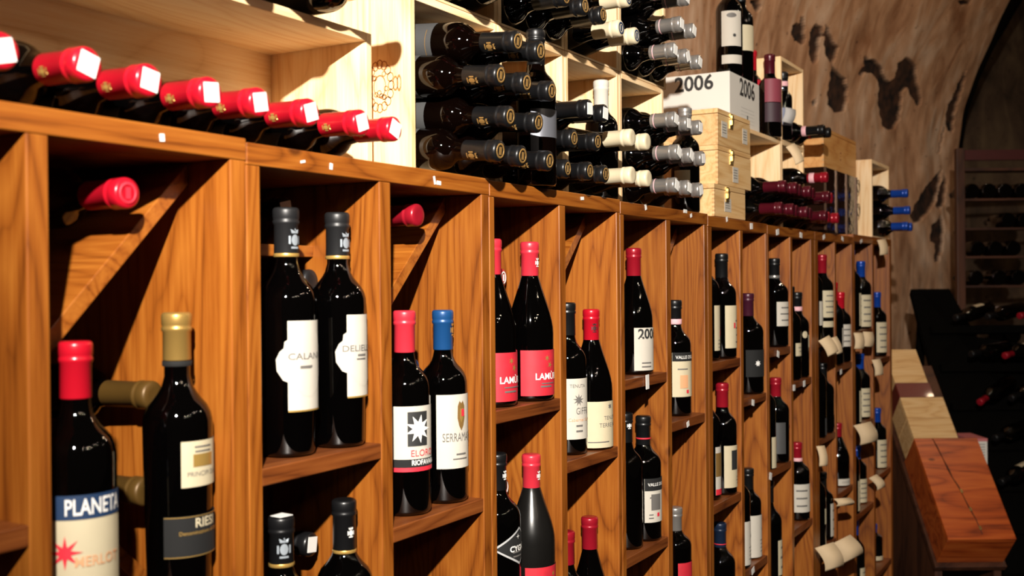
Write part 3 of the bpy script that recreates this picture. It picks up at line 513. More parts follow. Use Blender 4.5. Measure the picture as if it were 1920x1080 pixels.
# bay 9
stand('black-capped bottle with silver ring and white label, next to the purple-capped bay', 9, 0, 1458, 485, Y=.96, r=.039, cap='black', band=(CAPM['silver'], .050, .058), labs=[plainlab(PAPER, (566, 611), -.022, .05, 3, ul=1456)])
stand('red-capped bottle with charcoal label, middle shelf of the tenth bay', 9, 1, 1458, 707, Y=.97, r=.038, cap='darkred', capL=.055, labs=[dict(mat=GREYL, ul=1453, ur=1471, v=(790, 848), print=lambda l: {'red': [('r', .012, .034, l['z1']-.02, l['z1']-.012)]})])
stand('bottle with white label and red stamp, hidden by the charcoal-labelled one', 9, 1, 1433, None, Y=.925, r=.034, cap='darkred', h=.29, labs=[dict(mat=CREAM, x0=-.02, x1=.05, v=(818, 876), print=lambda l: {'red': [('b', star(.014, l['z1']-.02, .008, .012, 9))], 'grey': lines(0, .03, l['z0']+.004, l['z0']+.04, 5, .25)})])
stand('dark bottle with cream label at the bottom edge of the tenth bay', 9, 2, 1438, None, Y=.95, r=.038, cap='black', h=.30, labs=[plainlab(CREAM, (1010, 1075), -.02, .05, 3)])
# bay 10
stand('black-capped bottle with pink neck band and round label, eleventh bay', 10, 0, 1494, 548, Y=.97, r=.036, cap='black', band=(PINK, .045, .058), labs=[plainlab(CREAM, (628, 651), -.006, .045, 2), dict(name='round_label', dr=.0003, mat=CREAM, v=(620, 634), x0=0, x1=0, pts=lambda l: [(-.022+.010*math.cos(a*.524), (l['z0']+l['z1'])/2+.011*math.sin(a*.524)) for a in range(12)])])
stand('dark bottle with low cream label left of the round-labelled one', 10, 0, 1480, None, Y=.93, r=.034, cap='black', h=.28, labs=[plainlab(CREAM, (643, 667), -.026, .045, 2)])
stand('red-capped bottle with pink neck band and large white label', 10, 1, 1494, 829, Y=.95, r=.038, cap='darkred', capL=.064, band=(PINK, .048, .064), labs=[plainlab(PAPER, (905, 957), -.060, .05, 3, ul=1483)])
# bay 11
stand('red-capped bottle with striped cream label behind the hanging tags', 11, 0, 1544, 478, Y=.98, r=.036, cap='darkred', labs=[plainlab(CREAM, (545, 595), -.020, .045, 4, ul=1541), dict(name='lower_label', mat=CREAM, ul=1541, v=(602, 613))])
stand('bottle with lettered label beside the post, above the hanging tags', 11, 0, 1524, None, Y=.925, r=.034, cap='darkred', h=.29, labs=[dict(mat=PAPER, x0=-.020, x1=.045, v=(565, 610), print=lambda l: {'ink': lines(.0, .03, l['z0']+.01, l['z1']-.01, 2, .3)})])
stand('black-capped bottle with round grey label, middle of the twelfth bay', 11, 1, 1544, 680, Y=.97, r=.037, cap='black', labs=[dict(name='round_label', dr=.0003, mat=GREYL, v=(777, 804), x0=0, x1=0, pts=lambda l: [(.022+.024*math.cos(a*.393), (l['z0']+l['z1'])/2+.026*math.sin(a*.393)) for a in range(16)])])
stand('dark bottle with grey side label beside the round-labelled one in the twelfth bay', 11, 1, 1528, None, Y=.925, r=.034, cap='black', h=.29, labs=[plainlab(GREYL, (783, 815), -.01, .04, 2)])
stand('bottle with two-part white label, lower shelf of the twelfth bay', 11, 2, 1541, 885, Y=.97, r=.037, cap='black', labs=[plainlab(PAPER, (942, 1003), -.020, .045, 3)])
stand('cream-labelled bottle at the post, lower shelf of the twelfth bay', 11, 2, 1526, None, Y=.925, r=.034, cap='black', h=.29, labs=[plainlab(CREAM, (952, 981), -.01, .045, 3)])
# bay 12
stand('red-capped bottle with white label, upper shelf of the thirteenth bay', 12, 0, 1576, 548, Y=.98, r=.036, cap='red', labs=[plainlab(PAPER, (608, 649), -.024, .045, 3, ul=1571)])
stand('white-labelled bottle squeezed against the post, upper shelf of the thirteenth bay', 12, 0, 1562, None, Y=.925, r=.034, cap='red', h=.28, labs=[plainlab(PAPER, (615, 651), -.01, .045, 3)])
stand('burgundy bottle with dark red capsule and grey-white label, thirteenth bay', 12, 1, 1570, 793, Y=.95, kind='burg', r=.041, cap='darkred', labs=[plainlab(PAPER, (895, 924), -.030, .045, 2, ul=1569)])
# bays 13, 14: blue capsules
for lv, u, vt, va, vb, nm in ((0, 1614, 490, 553, 612, 'blue-capped bottle with cream label on the top shelf of the last rack unit'), (1, 1612, 663, 727, 780, 'blue-capped bottle with cream label just above the double paper tag'), (2, 1606, 835, 896, 952, 'blue-capped bottle with cream label below the double paper tag')):
    stand(nm, 13, lv, u, vt, Y=.985, r=.037, cap='brightblue', labs=[plainlab(CREAM, (va, vb), -.036, .045, 4, ul=u-2)])
for lv, u, va, vb, nm in ((0, 1595, 550, 611, 'cream-labelled bottle at the post on the top shelf of the last unit'), (1, 1594, 732, 790, 'cream-labelled bottle at the post behind the double paper tag'), (2, 1590, 900, 956, 'cream-labelled bottle at the post below the double paper tag')):
    stand(nm, 13, lv, u, None, Y=.93, r=.037, cap='brightblue', h=.294, labs=[plainlab(CREAM, (va, vb), -.015, .045, 4)])
for lv, u, vt, va, vb, nm in ((0, 1644, 548, 604, 660, 'blue-capped bottle at the far end of the rack, on the top shelf'), (1, 1644, 765, 823, 878, 'blue-capped bottle at the far end of the rack, on the middle shelf'), (2, 1637, 982, 1040, 1090, 'blue-capped bottle at the far end of the rack, bottom of the picture')):
    stand(nm, 14, lv, u, vt, Y=.96, r=.037, cap='brightblue', labs=[plainlab(CREAM, (va, vb), -.028, .045, 4, ul=u-1)])
stand('blue-capped bottle at the bottom of the last unit, behind the low tags', 13, 2, 1602, 1000, Y=.95, r=.037, cap='brightblue', h=.30, zs=EYE-1.19, labs=[plainlab(CREAM, (1062, 1110), -.030, .045, 4)])

# ------------------------------------------------------------------ crates on top of the rack
CF = .97      # front of the open crates
def open_crate(label, x0, x1, z0, z1, yf=CF, depth=.20, t=.012, back=True, group='open pine crates on top of the rack', mats=None, split=True):
    m_ = mats or PI_; o = thing('wine_crate', label, 'crate', (0, 0, 0), group)
    MB().box(x0, x0+t, yf, yf+depth, z0, z1).build('side_panel', m_[2], o, .001)
    MB().box(x1-t, x1, yf, yf+depth, z0, z1).build('side_panel', m_[2], o, .001)
    MB().box(x0+t, x1-t, yf, yf+depth, z1-t, z1).build('top_panel', m_[0], o, .001)
    MB().box(x0+t, x1-t, yf, yf+depth, z0, z0+.004).build('bottom_panel', m_[0], o)
    if back: MB().box(x0+t, x1-t, yf+depth-.006, yf+depth, z0+.004, z1-t).build('back_panel', m_[0], o)
    return o
Zt = .167+EYE
c1x1 = 1.296
open_crate('wide open pine crate at the left, over the row of red-capped bottles', .42, c1x1, .1713+EYE, .376+EYE, yf=1.0, depth=.195, t=.013)
crates = {}
XS = [1.353, 1.614, 1.865, 2.115, 2.362]
CL = ['open pine crate with a burnt crest on its side, full of dark bottles', 'open pine crate behind the upright tall black bottle', 'open pine crate with cream-capped bottles', 'open pine crate with silver-capped bottles, lower level']
for k in range(4):
    crates[k] = open_crate(CL[k], XS[k]+.0007, XS[k+1]-.0007, Zt+.0005, .4505+EYE)
# burnt crest on the side of the first crate
mb = MB(); cx = XS[0]+.0002
def ring2(y, z, r0, r1, n=14, sy=1, sz=1):
    i = len(mb.v)
    for k in range(n):
        a = 2*math.pi*k/n
        for r_ in (r0, r1): mb.v.append((cx, y+sy*r_*math.cos(a), z+sz*r_*math.sin(a)))
    for k in range(n): q = (k+1) % n; mb.f.append((i+2*k, i+2*k+1, i+2*q+1, i+2*q)); mb.sm.append(False)
pc = atX(712, 162, XS[0]); random.seed(4)
for k in range(16):
    a = 2*math.pi*k/16; ring2(pc.y+.022*math.cos(a), pc.z+.034*math.sin(a), .005, .0066, 8, 1, 1.2)
for k in range(9): ring2(pc.y+random.uniform(-.014, .014), pc.z+random.uniform(-.022, .022), .003, .0045, 7)
ring2(pc.y, pc.z, .0105, .012, 20, 1, 1.5); ring2(pc.y-.030, pc.z+.002, .004, .0055, 10, 1, 2.2); ring2(pc.y-.037, pc.z+.002, .003, .0045, 10, 1, 3)
mb.build('burnt_crest', BROWNINK, crates[0])
# second level of crates
L2 = .4515+EYE
SL = ['upper open pine crate above the burnt-crest crate', 'upper open pine crate above the upright black bottle', 'upper open pine crate holding the cream-capped bottles near the top edge']
for k in range(3): open_crate(SL[k], XS[k]+.0007, XS[k+1]-.0007, L2, L2+.284, group='open pine crates on top of the rack')
open_crate('upper crate above the silver-capped lower crate, with more silver-capped bottles', XS[3]+.0007, XS[3]+.262, L2, L2+.284, depth=.20)
# crates further along
open_crate('wide open pine crate behind the dark red capsules, right of the closed cases', 2.872, 3.303, .157+EYE+.003, .4345+EYE)
open_crate('open pine crate under the lying pink-ringed bottle, right end of the dark red capsules', 3.306, 3.562, .157+EYE+.003, .4345+EYE)
open_crate('upright pine crate holding a standing bottle and two lying black-capped ones', 3.306, 3.562, .4350+EYE, .695+EYE)
open_crate('tall pine crate at the far end of the rack with blue-capped bottles', 4.272, 4.598, .1672+EYE, .464+EYE, yf=.905, t=.014)

def closed_case(label, x0, x1, yf, depth, z0, z1, mats=PC, latch=True, stickers=(), group='closed wooden cases stacked on the rack'):
    o = thing('wine_case', label, 'case', (0, 0, 0), group)
    zl = z1-.012
    MB().box(x0, x1, yf, yf+depth, z0, zl-.0012).build('box', mats[0], o, .0012)
    MB().box(x0, x1, yf, yf+depth, zl, z1).build('lid', mats[0], o, .0012)
    mb = MB()      # dovetail joints at the near corner
    n = 7
    for k in range(n):
        za = z0+(zl-z0)*(k+.15)/n; zb = z0+(zl-z0)*(k+.6)/n
        mb.box(x0-.0003, x0+.006, yf-.0003, yf+.006, za, zb)
    mb.build('corner_joint', plain('joint_wood', (.52, .30, .12), .6, 0, 0, .1), o)
    if latch:
        lx = x0+(x1-x0)*.38; mb = MB(); mb.box(lx-.012, lx+.012, yf-.003, yf, zl-.030, zl-.008); mb.box(lx-.010, lx+.010, yf-.004, yf, zl-.006, zl+.008); mb.box(lx-.005, lx+.005, yf-.007, yf-.003, zl-.02, zl+.004); mb.tube([(lx-.010, yf-.005, zl-.005), (lx+.010, yf-.005, zl-.005)], .0025); mb.build('latch', BRASS, o)
    for (a, b, wz, hz) in stickers:
        mb = MB().box(a-wz/2, a+wz/2, yf-.0008, yf-.0002, b-hz/2, b+hz/2); s = mb.build('paper_label', PAPER, o)
        mb = MB(); 
        for k in range(4): mb.box(a-wz*.38, a+wz*.3, yf-.0012, yf-.0009, b+hz*(.28-.17*k), b+hz*(.32-.17*k))
        mb.build('print', GREYINK, s)
    return o
closed_case('closed pine case at the bottom of the stack of three, with a brass latch', 2.560, 2.800, .92, .30, .163+EYE, .2440+EYE, stickers=[(2.66, .195+EYE, .05, .034)])
closed_case('closed pine case in the middle of the stack of three, with a brass latch', 2.588, 2.850, .92, .30, .2445+EYE, .3420+EYE, stickers=[(2.722, .277+EYE, .042, .04)])
closed_case('closed pine case on top of the stack of three, with two paper labels', 2.590, 2.846, .92, .30, .3425+EYE, .4340+EYE, stickers=[(2.638, .385+EYE, .042, .04), (2.80, .385+EYE, .038, .04)])
# white carton
o = thing('carton', 'white cardboard carton printed 2006 on two sides', 'carton', (0, 0, 0))
x0, x1, y0, y1, z0, z1 = 2.886, 3.152, .99, 1.34, .4355+EYE, .583+EYE
MB().box(x0, x1, y0, y1, z0, z1).build('box', CARTON, o, .002)
mb = MB(); pa = atX(1301, 158, x0); flat_text(mb, '2006', .058, (x0-.0006, pa.y, pa.z), (0, -1, 0), (0, 0, 1), .025)
mb.build('lettering', INK, o); mb = MB(); pb = atY(1401, 170, y0); flat_text(mb, '2006', .068, (pb.x, y0-.0006, pb.z), (1, 0, 0), (0, 0, 1), .025)
mb.box(pb.x-.004, pb.x+.004, y0-.0008, y0-.0004, z0+.028, z0+.042)
mb.build('lettering', INK, o)
mb = MB(); pz = GREYINK
for k in range(5): mb.box(x0-.0006, x0-.0004, pa.y-.05, pa.y+.04, z0+.05-.010*k, z0+.051-.010*k); mb.box(pb.x-.06, pb.x+.06, y0-.0006, y0-.0004, z0+.060-.010*k, z0+.061-.010*k)
mb.build('fine_print', plain('pale_print', (.62, .60, .56), .7), o)
MB().box(x0+.002, x1-.002, (y0+y1)/2-.02, (y0+y1)/2+.02, z1, z1+.0006).build('tape', plain('packing_tape', (.70, .64, .52), .4), o)

# ------------------------------------------------------------------ lying bottles on the rack
def lie(label, u, v, Yt=.85, cap='black', kind='bord', h=.30, r=.037, group=None, drop=0.0, swing=0.0, tip=None, **kw):
    p = tip or atY(u, v, Yt); d = Vector((swing, -1, -drop)).normalized()
    return bottle('wine_bottle', label, p-d*h, d, kind, h, r, cap, group=group, **kw)
ORD = ['first', 'second', 'third', 'fourth', 'fifth', 'sixth', 'seventh', 'eighth', 'ninth', 'tenth']
# row of red capsules in front of the wide crate
g = 'row of red-capped bottles lying under the wide crate'
x_prev = None
for k, (u, v) in enumerate([(6, 95), (165, 120), (281, 156), (396, 181), (488, 204), (583, 224), (679, 242), (738, 256)]):
    p = atY(u, v, .865); 
    zt = max(p.z, Zt+.0412)
    if k == 7: p = atY(741, 256, .865)
    lie(ORD[k].capitalize()+' red-capped lying bottle from the left, white sticker on its end' if k < 7 else 'Last red-capped lying bottle at the right end of the row, beside the crested crate', 0, 0, cap='red', h=.292, r=.0345, group=g, drop=.02, tip=Vector((p.x, .865, zt)), sticker=True, crest=(GOLDINK, 200, .046, .007), capL=.062)
# pile with gold-printed capsules in the crested crate
g = 'gold-printed black-capped bottles piled in the crested crate'
RWS = ['bottom', 'second', 'third', 'top']
pile = [(0, [(938, 284), (980, 290), (1031, 305)]), (1, [(957, 211), (1010, 237)]), (2, [(939, 125), (988, 160), (1035, 186)]), (3, [(971, 80), (1014, 105)])]
XR = {0: [1.403, 1.478, 1.5635], 1: [1.440, 1.520], 2: [1.403, 1.478, 1.5635], 3: [1.440, 1.520]}
ZR = [.0355, .0925, .1495, .2065]
for rw, lst in pile:
    for k, (u, v) in enumerate(lst):
        x = XR[rw][k]; p = atX(u, v, x); Yt = min(max(p.y, .80), .90); p = atY(u, v, Yt); z = Zt+.0065+ZR[rw]
        tipv = Vector((x, Yt, z-.0085))
        lie('gold-printed black-capped bottle, %s from left in the %s row, crested crate' % (['first', 'second', 'third'][k], RWS[rw]), 0, 0, cap='black', h=.285, r=.0332, kind='bord', group=g, drop=.09, tip=tipv, glass=GB,
            crest=(DARKGOLD, 215, .042, .010), topring=DARKGOLD, labels=[dict(mat=GREYL, x0=-.05, x1=.05, z0=.045, z1=.145, phi=200 if rw != 1 else 225, print={'dgold': [('r', -.03, .03, .060, .061), ('r', -.03, .03, .134, .135), ('b', star(0, .105, .004, .010, 7))]} if rw != 1 else {'white': lines(-.035, .035, .06, .12, 8, .4)})])
# black-capped bottles beside the upright one
g = 'plain black-capped bottles lying in the second small crate'
BK = [(0, 0, 1.662), (0, 1, 1.748), (0, 2, 1.813), (1, 0, 1.715), (1, 1, 1.7805), (2, 0, 1.748), (2, 1, 1.813)]
for rw, k, x in BK:
    z = Zt+.0078+[.032, .088, .144][rw]; lie('black-capped lying bottle right of the upright bottle, %s from left, %s row' % (['first', 'second', 'third'][k], ['bottom', 'middle', 'top'][rw]), 0, 0, cap='black', h=.28, r=.031, group=g, drop=.035, tip=Vector((x if k or rw == 2 else [1.690, 1.716][rw], .875 if not k and rw < 2 else .860, z-.006)), swing=0 if k or rw == 2 else [.06, .004][rw], sticker=(rw == 2), topring=None if rw == 2 else DARKGOLD, crest=None if rw == 2 else (DARKGOLD, 215, .042, .008))
# cream-capped
g = 'cream-capped bottles lying in the third small crate'
for (u, v, rw, k) in [(1187, 334, 0, 0), (1217, 342, 0, 1), (1186, 258, 1, 0), (1215, 270, 1, 1)]:
    p = atY(u, v, .85); z = [Zt+.0395, Zt+.112][rw]
    lie('cream-capped lying bottle, %s of the %s pair beside the silver capsules' % (['left', 'right'][k], ['lower', 'upper'][rw]), 0, 0, cap='cream', kind='burg', h=.295, r=.0345, group=g, drop=.0, tip=Vector((p.x+[.0, .0][k], .85, z)), capL=.058)
# silver-capped, lower crate: three columns, three rows
g = 'silver-capped bottles lying in the lower silver crate'
for (u, v, rw, k) in [(1271, 351, 0, 0), (1295, 358, 0, 1), (1319, 365, 0, 2), (1278, 286, 1, 0), (1295, 296, 1, 1), (1317, 302, 1, 2), (1273, 225, 2, 0), (1297, 234, 2, 1), (1317, 244, 2, 2)]:
    x = 2.168+.073*k; z = Zt+.0065+.0345+.0702*rw
    lie('silver-capped lying bottle, %s from the left in the %s row of the lower crate' % (['first', 'second', 'third'][k], ['bottom', 'middle', 'top'][rw]), 0, 0, cap='silver', h=.29, r=.0345, group=g, drop=.0, tip=Vector((x, .862-.006*(rw % 2), z-.001)), capL=.056, band=(PINK, .046, .048), sticker=True)
# silver-capped, upper crate
g = 'silver-capped bottles lying in the upper silver crate'
for (rw, k, x) in [(0, 0, 2.166), (0, 1, 2.240), (0, 2, 2.314), (1, 0, 2.205), (1, 1, 2.279), (2, 0, 2.166), (2, 1, 2.240), (3, 0, 2.203)]:
    z = L2+.006+.0365+[0, .0635, .127, .1905][rw]
    lie('silver-capped lying bottle, %s from the left in the %s row of the upper crate' % (['first', 'second', 'third'][k], ['bottom', 'second', 'third', 'top'][rw]), 0, 0, cap='silver', h=.29, r=.0355, group=g, tip=Vector((x, .862, z)), capL=.056, band=(PINK, .046, .048), sticker=True)
# upper cream-capped
g = 'cream-capped bottles lying in the upper crate'
for (rw, k, x) in [(0, 0, 1.925), (0, 1, 2.000), (1, 0, 1.962)]:
    lie(['cream-capped bottle with a blue ring on its end, first in the upper crate', 'cream-capped bottle with a blue ring on its end, second in the upper crate', 'cream-capped bottle lying on top of the other two in the upper crate', 'black-capped bottle lying at the right end of the upper cream crate'][(0, 1, 2, 3)[k+2*rw if rw else (k if k < 2 else 3)]], 0, 0, cap='cream' if k < 2 else 'black', kind='burg', h=.280, r=.0365, group=None, tip=Vector((x, .878, L2+.006+.037+.066*rw)), topring=BLUEL, capL=.058)
# upper dark bottles over the first two crates
g = 'black-capped bottles lying in the two upper left crates'
for n_, (x, rw, c) in enumerate([(1.408, 0, 'darkred'), (1.484, 0, 'black'), (1.560, 0, 'black'), (1.664, 0, 'black'), (1.738, 0, 'black'), (1.812, 0, 'black'), (1.446, 1, 'black'), (1.522, 1, 'black'), (1.700, 1, 'black'), (1.776, 1, 'black')]):
    nm = '%s-capped bottle lying %s from left in the %s row of the top-edge crates' % ('red' if c == 'darkred' else 'black', ORD[n_ if rw == 0 else n_-6], 'lower' if rw == 0 else 'upper')
    lie(nm, 0, 0, cap=c, kind='burg' if n_ in (1, 2) else 'bord', h=.29, r=.0365, group=g, tip=Vector((x, .862 if c == 'black' else .868, L2+.006+.037+.064*rw)), topring=DARKGOLD)
# on top of the wide crate
for n_, x in enumerate([.86, .95, 1.05, 1.165]):
    lie(['dark bottle lying on the wide crate near the top edge of the picture', 'second dark bottle lying on the wide crate', 'third dark bottle lying on the wide crate, left of the red-capped one', 'red-capped bottle lying on the right end of the wide open crate'][n_], 0, 0, cap='darkred' if n_ == 3 else 'black', h=.29, r=.0365, tip=Vector((x, .90 if n_ < 3 else .865, .3765+EYE+.0375)), band=(GREYL, .062, .075))
# dark red capsules in front of the open crates
g1 = 'dark red capsules lying in the bottom row'; 
for k in range(9):
    x = 2.920+.073*k if k < 5 else 3.354+.0725*(k-5)
    if k > 7: break
    for rw in (0, 1):
        if rw == 1 and k == 7: continue
        z = .157+EYE+.007+.036+(.0 if rw == 0 else .062); xx = x+(.036 if rw else 0)
        pk = (k >= 6)
        lie('bottle with %s capsule, %s from left in the %s dark red row%s' % ('pink-banded red' if pk else 'dark red', ORD[k], ['bottom', 'upper'][rw], ''), 0, 0, cap='darkred' if pk else 'wine', h=.29, r=.0355, group=g1 if rw == 0 else 'dark red capsules lying in the upper row', tip=Vector((xx, .855-.01*(k % 2), z)), band=(PINK, .040, .056) if pk else None)
p = atY(1555, 355, .86); lie('pink-banded red capsule lying on top of the dark red rows', 0, 0, cap='darkred', h=.29, r=.0355, tip=Vector((3.427, .86, .157+EYE+.007+.036+.125)), band=(PINK, .040, .056))
# blue capsules in the far crate
g = 'blue-capped bottles lying in the far crate'
for n_, (u, v, yy) in enumerate([(1709, 432, .84), (1695, 429, .86), (1705, 410, .84), (1697, 387, .86)]):
    x = [4.50, 4.42, 4.46, 4.425][n_]; z = .167+EYE+.007+.037+[0, 0, .064, .128][n_]
    if n_ == 3: x = 4.42
    lie(['blue-capped bottle lying lowest and furthest right in the far crate', 'blue-capped bottle lying lowest, left of the other, in the far crate', 'blue-capped bottle lying in the middle row in the far crate', 'blue-capped bottle lying on top of the others in the far crate'][n_], 0, 0, cap='brightblue', h=.287, r=.0365, group=g, tip=Vector((x, .80, z)))
# lying in the upright crate
bz = .4355+EYE+.0045
lie('black-capped bottle with pink ring lying in the upright crate, nearer one', 0, 0, cap='black', h=.285, r=.035, tip=Vector((3.441, .872, bz+.036)), band=(PINK, .056, .070))
lie('black-capped bottle lying in the upright crate, behind the pink-ringed one', 0, 0, cap='black', h=.285, r=.035, tip=Vector((3.512, .872, bz+.036)), band=(REDINK, .060, .068))

# ------------------------------------------------------------------ standing on top
def standtop(label, u, Y, z, vtop=None, h=None, **kw):
    v = vtop or 300; p = atY(u, v, Y); hh = h or p.z-z; r = kw.pop('r', .037); labs = []
    fwd = Vector((p.x, Y, 0)).dot(fw)
    for lb in kw.pop('labs', ()):
        if 'v' in lb: va, vb = lb.pop('v'); lb['z1'] = EYE+ray(u, va).z*fwd-z; lb['z0'] = EYE+ray(u, vb).z*fwd-z
        if callable(lb.get('print')): lb['print'] = lb['print'](lb)
        labs.append(lb)
    return bottle('wine_bottle', label, (p.x, Y, z), None, kw.pop('kind', 'bord'), hh, r, kw.pop('cap', 'black'), labels=labs, **kw)
ft = plain('foil_top_grey', (.30, .29, .27), .25, .6)
CAPM['steelcap'] = ft
standtop('tall upright black bottle with pewter label standing before the crates', 1004, .905, .1655+EYE, 57, cap='black', r=.0345, glass=GB, phi=-115, labs=[dict(mat=METL, x0=-.032, x1=.062, v=(210, 262)), dict(name='lower_label', mat=METL, x0=-.032, x1=-.018, v=(262, 300))])
standtop('upright bottle with white capsule standing in the third small crate', 1127, .990, Zt+.0055, 152, cap='white', r=.0345, capL=.075)
standtop('upright silver-capped bottle between the silver-capped pile and the stacked cases', 1284, .948, .1625+EYE, 203, cap='silver', r=.034, capL=.050, labs=[dict(mat=CREAM, x0=-.07, x1=-.03, v=(322, 350))])
cz = .5836+EYE
standtop('large black-capped bottle with white shield label standing on the carton', 1369, 1.03, cz, h=.31, cap='black', r=.038, phi=-150, labs=[dict(mat=PAPER, x0=-.030, x1=.032, z0=.085, z1=.185, print=lambda l: {'grey': [('b', [(.015*math.cos(a*.524), .172+.007*math.sin(a*.524)) for a in range(12)])], 'ink': [('b', star(.008, .115, .004, .006, 6))]}), dict(name='lower_label', mat=PAPER, x0=-.030, x1=.036, z0=.035, z1=.060)])
standtop('black-capped bottle with cream label standing on the carton behind the first', 1391, 1.028, cz, h=.30, cap='black', r=.036, phi=-130, labs=[dict(mat=CREAM, x0=-.020, x1=.045, z0=.09, z1=.165)])
kz = .4350+EYE
standtop('wine-red-capped bottle with pink and purple label, standing right of the carton', 1443, .985, kz, 103, cap='wine', r=.034, phi=-140, labs=[dict(mat=plain('rose_label', (.22, .035, .055), .6), x0=-.03, x1=.04, z0=.105, z1=.175), dict(name='lower_label', mat=plain('plum_label', (.035, .012, .02), .6), x0=-.03, x1=.04, z0=.045, z1=.103)])
standtop('bright-red-capped bottle standing close beside the carton', 1409, 1.045, kz, 96, cap='red', r=.032, phi=-130, labs=[dict(mat=CREAM, x0=.0, x1=.04, z0=.06, z1=.15), dict(name='upper_label', mat=REDL, x0=.0, x1=.04, z0=.15, z1=.18)])

# orange case on the glass box
o = closed_case('orange-brown closed case lying on the dark glass box', 3.735, 4.215, .95, .24, .3905+EYE, .5270+EYE, mats=PO, latch=False)
mb = MB(); px = 3.97; mb.v = []; cx0 = .9492
for zz, ww in ((.46, .010), (.448, .004), (.436, .007)): mb.box(px-ww, px+ww, cx0, cx0+.0004, EYE+zz-.003, EYE+zz+.003)
mb.build('burnt_mark', BROWNINK, o)
# dark glass box with wire handles
o = thing('glass_box', 'dark glass-sided box with metal frame and wire rings, under the orange case', 'box', (0, 0, 0))
dg, nt_, b_ = newmat('smoked_glass'); b_.inputs['Base Color'].default_value = (.02, .008, .005, 1); b_.inputs['Roughness'].default_value = .08; b_.inputs['Transmission Weight'].default_value = .35; b_.inputs['IOR'].default_value = 1.3
nn = nt_.nodes.new('ShaderNodeTexNoise'); nn.inputs['Scale'].default_value = 9; bb = nt_.nodes.new('ShaderNodeBump'); bb.inputs['Strength'].default_value = .12; bb.inputs['Distance'].default_value = .02; nt_.links.new(nn.outputs[0], bb.inputs['Height']); nt_.links.new(bb.outputs[0], b_.inputs['Normal'])
x0, x1, y0, y1, z0, z1 = 3.735, 4.19, .945, 1.20, .168+EYE, .3895+EYE
for nm, a in (('glass_pane', (x0, x0+.004, y0, y1, z0, z1)), ('glass_pane', (x0, x1, y0, y0+.004, z0, z1)), ('glass_pane', (x1-.004, x1, y0, y1, z0, z1))): MB().box(*a).build(nm, dg, o)
MB().box(x0, x1, y0, y1, z0-.001, z0+.003).build('base_plate', STEEL, o)
for (x, y) in ((x0, y0), (x1, y0), (x0, y1), (x1, y1), (x0+.15, y0), (x0+.30, y0)): MB().box(x-.004, x+.004, y-.004, y+.004, z0, z1).build('corner_bar', plain('dark_bronze', (.09, .05, .03), .35, .7), o)
MB().box(x0, x1, y1-.004, y1, z0, z1).build('back_plate', plain('dark_interior', (.03, .012, .008), .6), o)
for dz in (.19, .10):
    pts = [(x1+.02+.02*math.cos(t*.42), y0-.004, z0+dz+.024*math.sin(t*.42)) for t in range(16)]; MB().tube(pts, .0016, 6).build('wire_ring', STEEL, o)
# bottles in the glass box

# ------------------------------------------------------------------ bottles stored behind the display shelves
def lie_in(label, u, v, Yt, cap, **kw): return lie(label, u, v, Yt, cap=cap, **kw)
lie_in('red capsule of a bottle lying on the diagonal board in the nearest bay', 240, 362, .93, 'red', h=.30, r=.034, topring=REDINK)
lie_in('tan capsule of a lying bottle behind the gold-capped one, upper', 288, 741, 1.00, 'tan', h=.30, r=.034, capL=.075, swing=.1)
lie_in('tan capsule of a lying bottle behind the gold-capped one, lower', 275, 922, 1.00, 'tan', h=.30, r=.034, capL=.075, swing=.06)
lie_in('black capsule with white sticker lying at the back, over the left shield-labelled bottle', 536, 392, 1.00, 'black', h=.30, r=.034, sticker=True)
lie_in('grey capsule lying at the back between the two shield-labelled bottles', 585, 527, 1.002, 'gray', h=.30, r=.034, swing=.12, drop=-.06)
lie_in('lying black-capped bottle with a diamond-turned white sticker, low in the second bay', 585, 1021, .997, 'black', h=.30, r=.034, sticker=True, swing=.12)
lie_in('dark red capsule lying on the diagonal board in the third bay', 785, 403, .93, 'darkred', h=.30, r=.034)
lie_in('small blue capsule end behind the blue-capped bottle', 776, 691, .997, 'blue', h=.30, r=.034)
lie_in('red capsule end with white top behind the left red-labelled burgundy bottle', 944, 521, .997, 'red', h=.30, r=.034, topring=WHITE, swing=.14)
lie_in('red capsule end with a round white emblem behind the diamond-labelled bottle', 948, 914, .995, 'red', h=.30, r=.034, topring=WHITE, swing=.14)

# ------------------------------------------------------------------ paper tags
def tagpaper(label, u, v, wpx, hpx, Y=.875, curl=.006, tilt=0.0, face=-1.2, mat=None, bend=0.0):
    p = atY(u, v, Y); dd = Vector((p.x, p.y, 0)).dot(fw); w_ = wpx*dd/F; h_ = hpx*dd/F; n = 10; mb = MB()
    cr, sr = math.cos(tilt), math.sin(tilt); V = []
    for side in (0, .0007):
        for j in range(n+1):
            t = j/n
            for s in (-.5, .5):
                x = s*w_; z = -t*h_; y = -curl*math.sin(t*math.pi*.9)-side+bend*s*s*.4
                xx = x*cr-z*sr; zz = x*sr+z*cr; V.append((p.x+xx*math.cos(face)-y*math.sin(face)*.3, p.y+xx*math.sin(face)+y, p.z+zz))
    mb.v = V; m_ = 2*(n+1)
    for j in range(n):
        a = 2*j; mb.f += [(a, a+1, a+3, a+2), (m_+a, m_+a+2, m_+a+3, m_+a+1), (a, a+2, m_+a+2, m_+a), (a+1, m_+a+1, m_+a+3, a+3)]; mb.sm += [True]*4
    mb.f += [(0, m_, m_+1, 1), (2*n, 2*n+1, m_+2*n+1, m_+2*n)]; mb.sm += [False]*2
    me_ = mb.mesh('paper_tag', mat or TAGP); ob = bpy.data.objects.new('paper_tag', me_); C.objects.link(ob); tag(ob, label, 'tag', 'paper tags hanging on the far bottles'); return ob
tagpaper('paper tag hanging under the striped-label bottle, left of two', 1544, 634, 22, 34, tilt=.5)
tagpaper('paper tag hanging under the striped-label bottle, right of two', 1560, 633, 17, 32, tilt=.3, Y=.87)
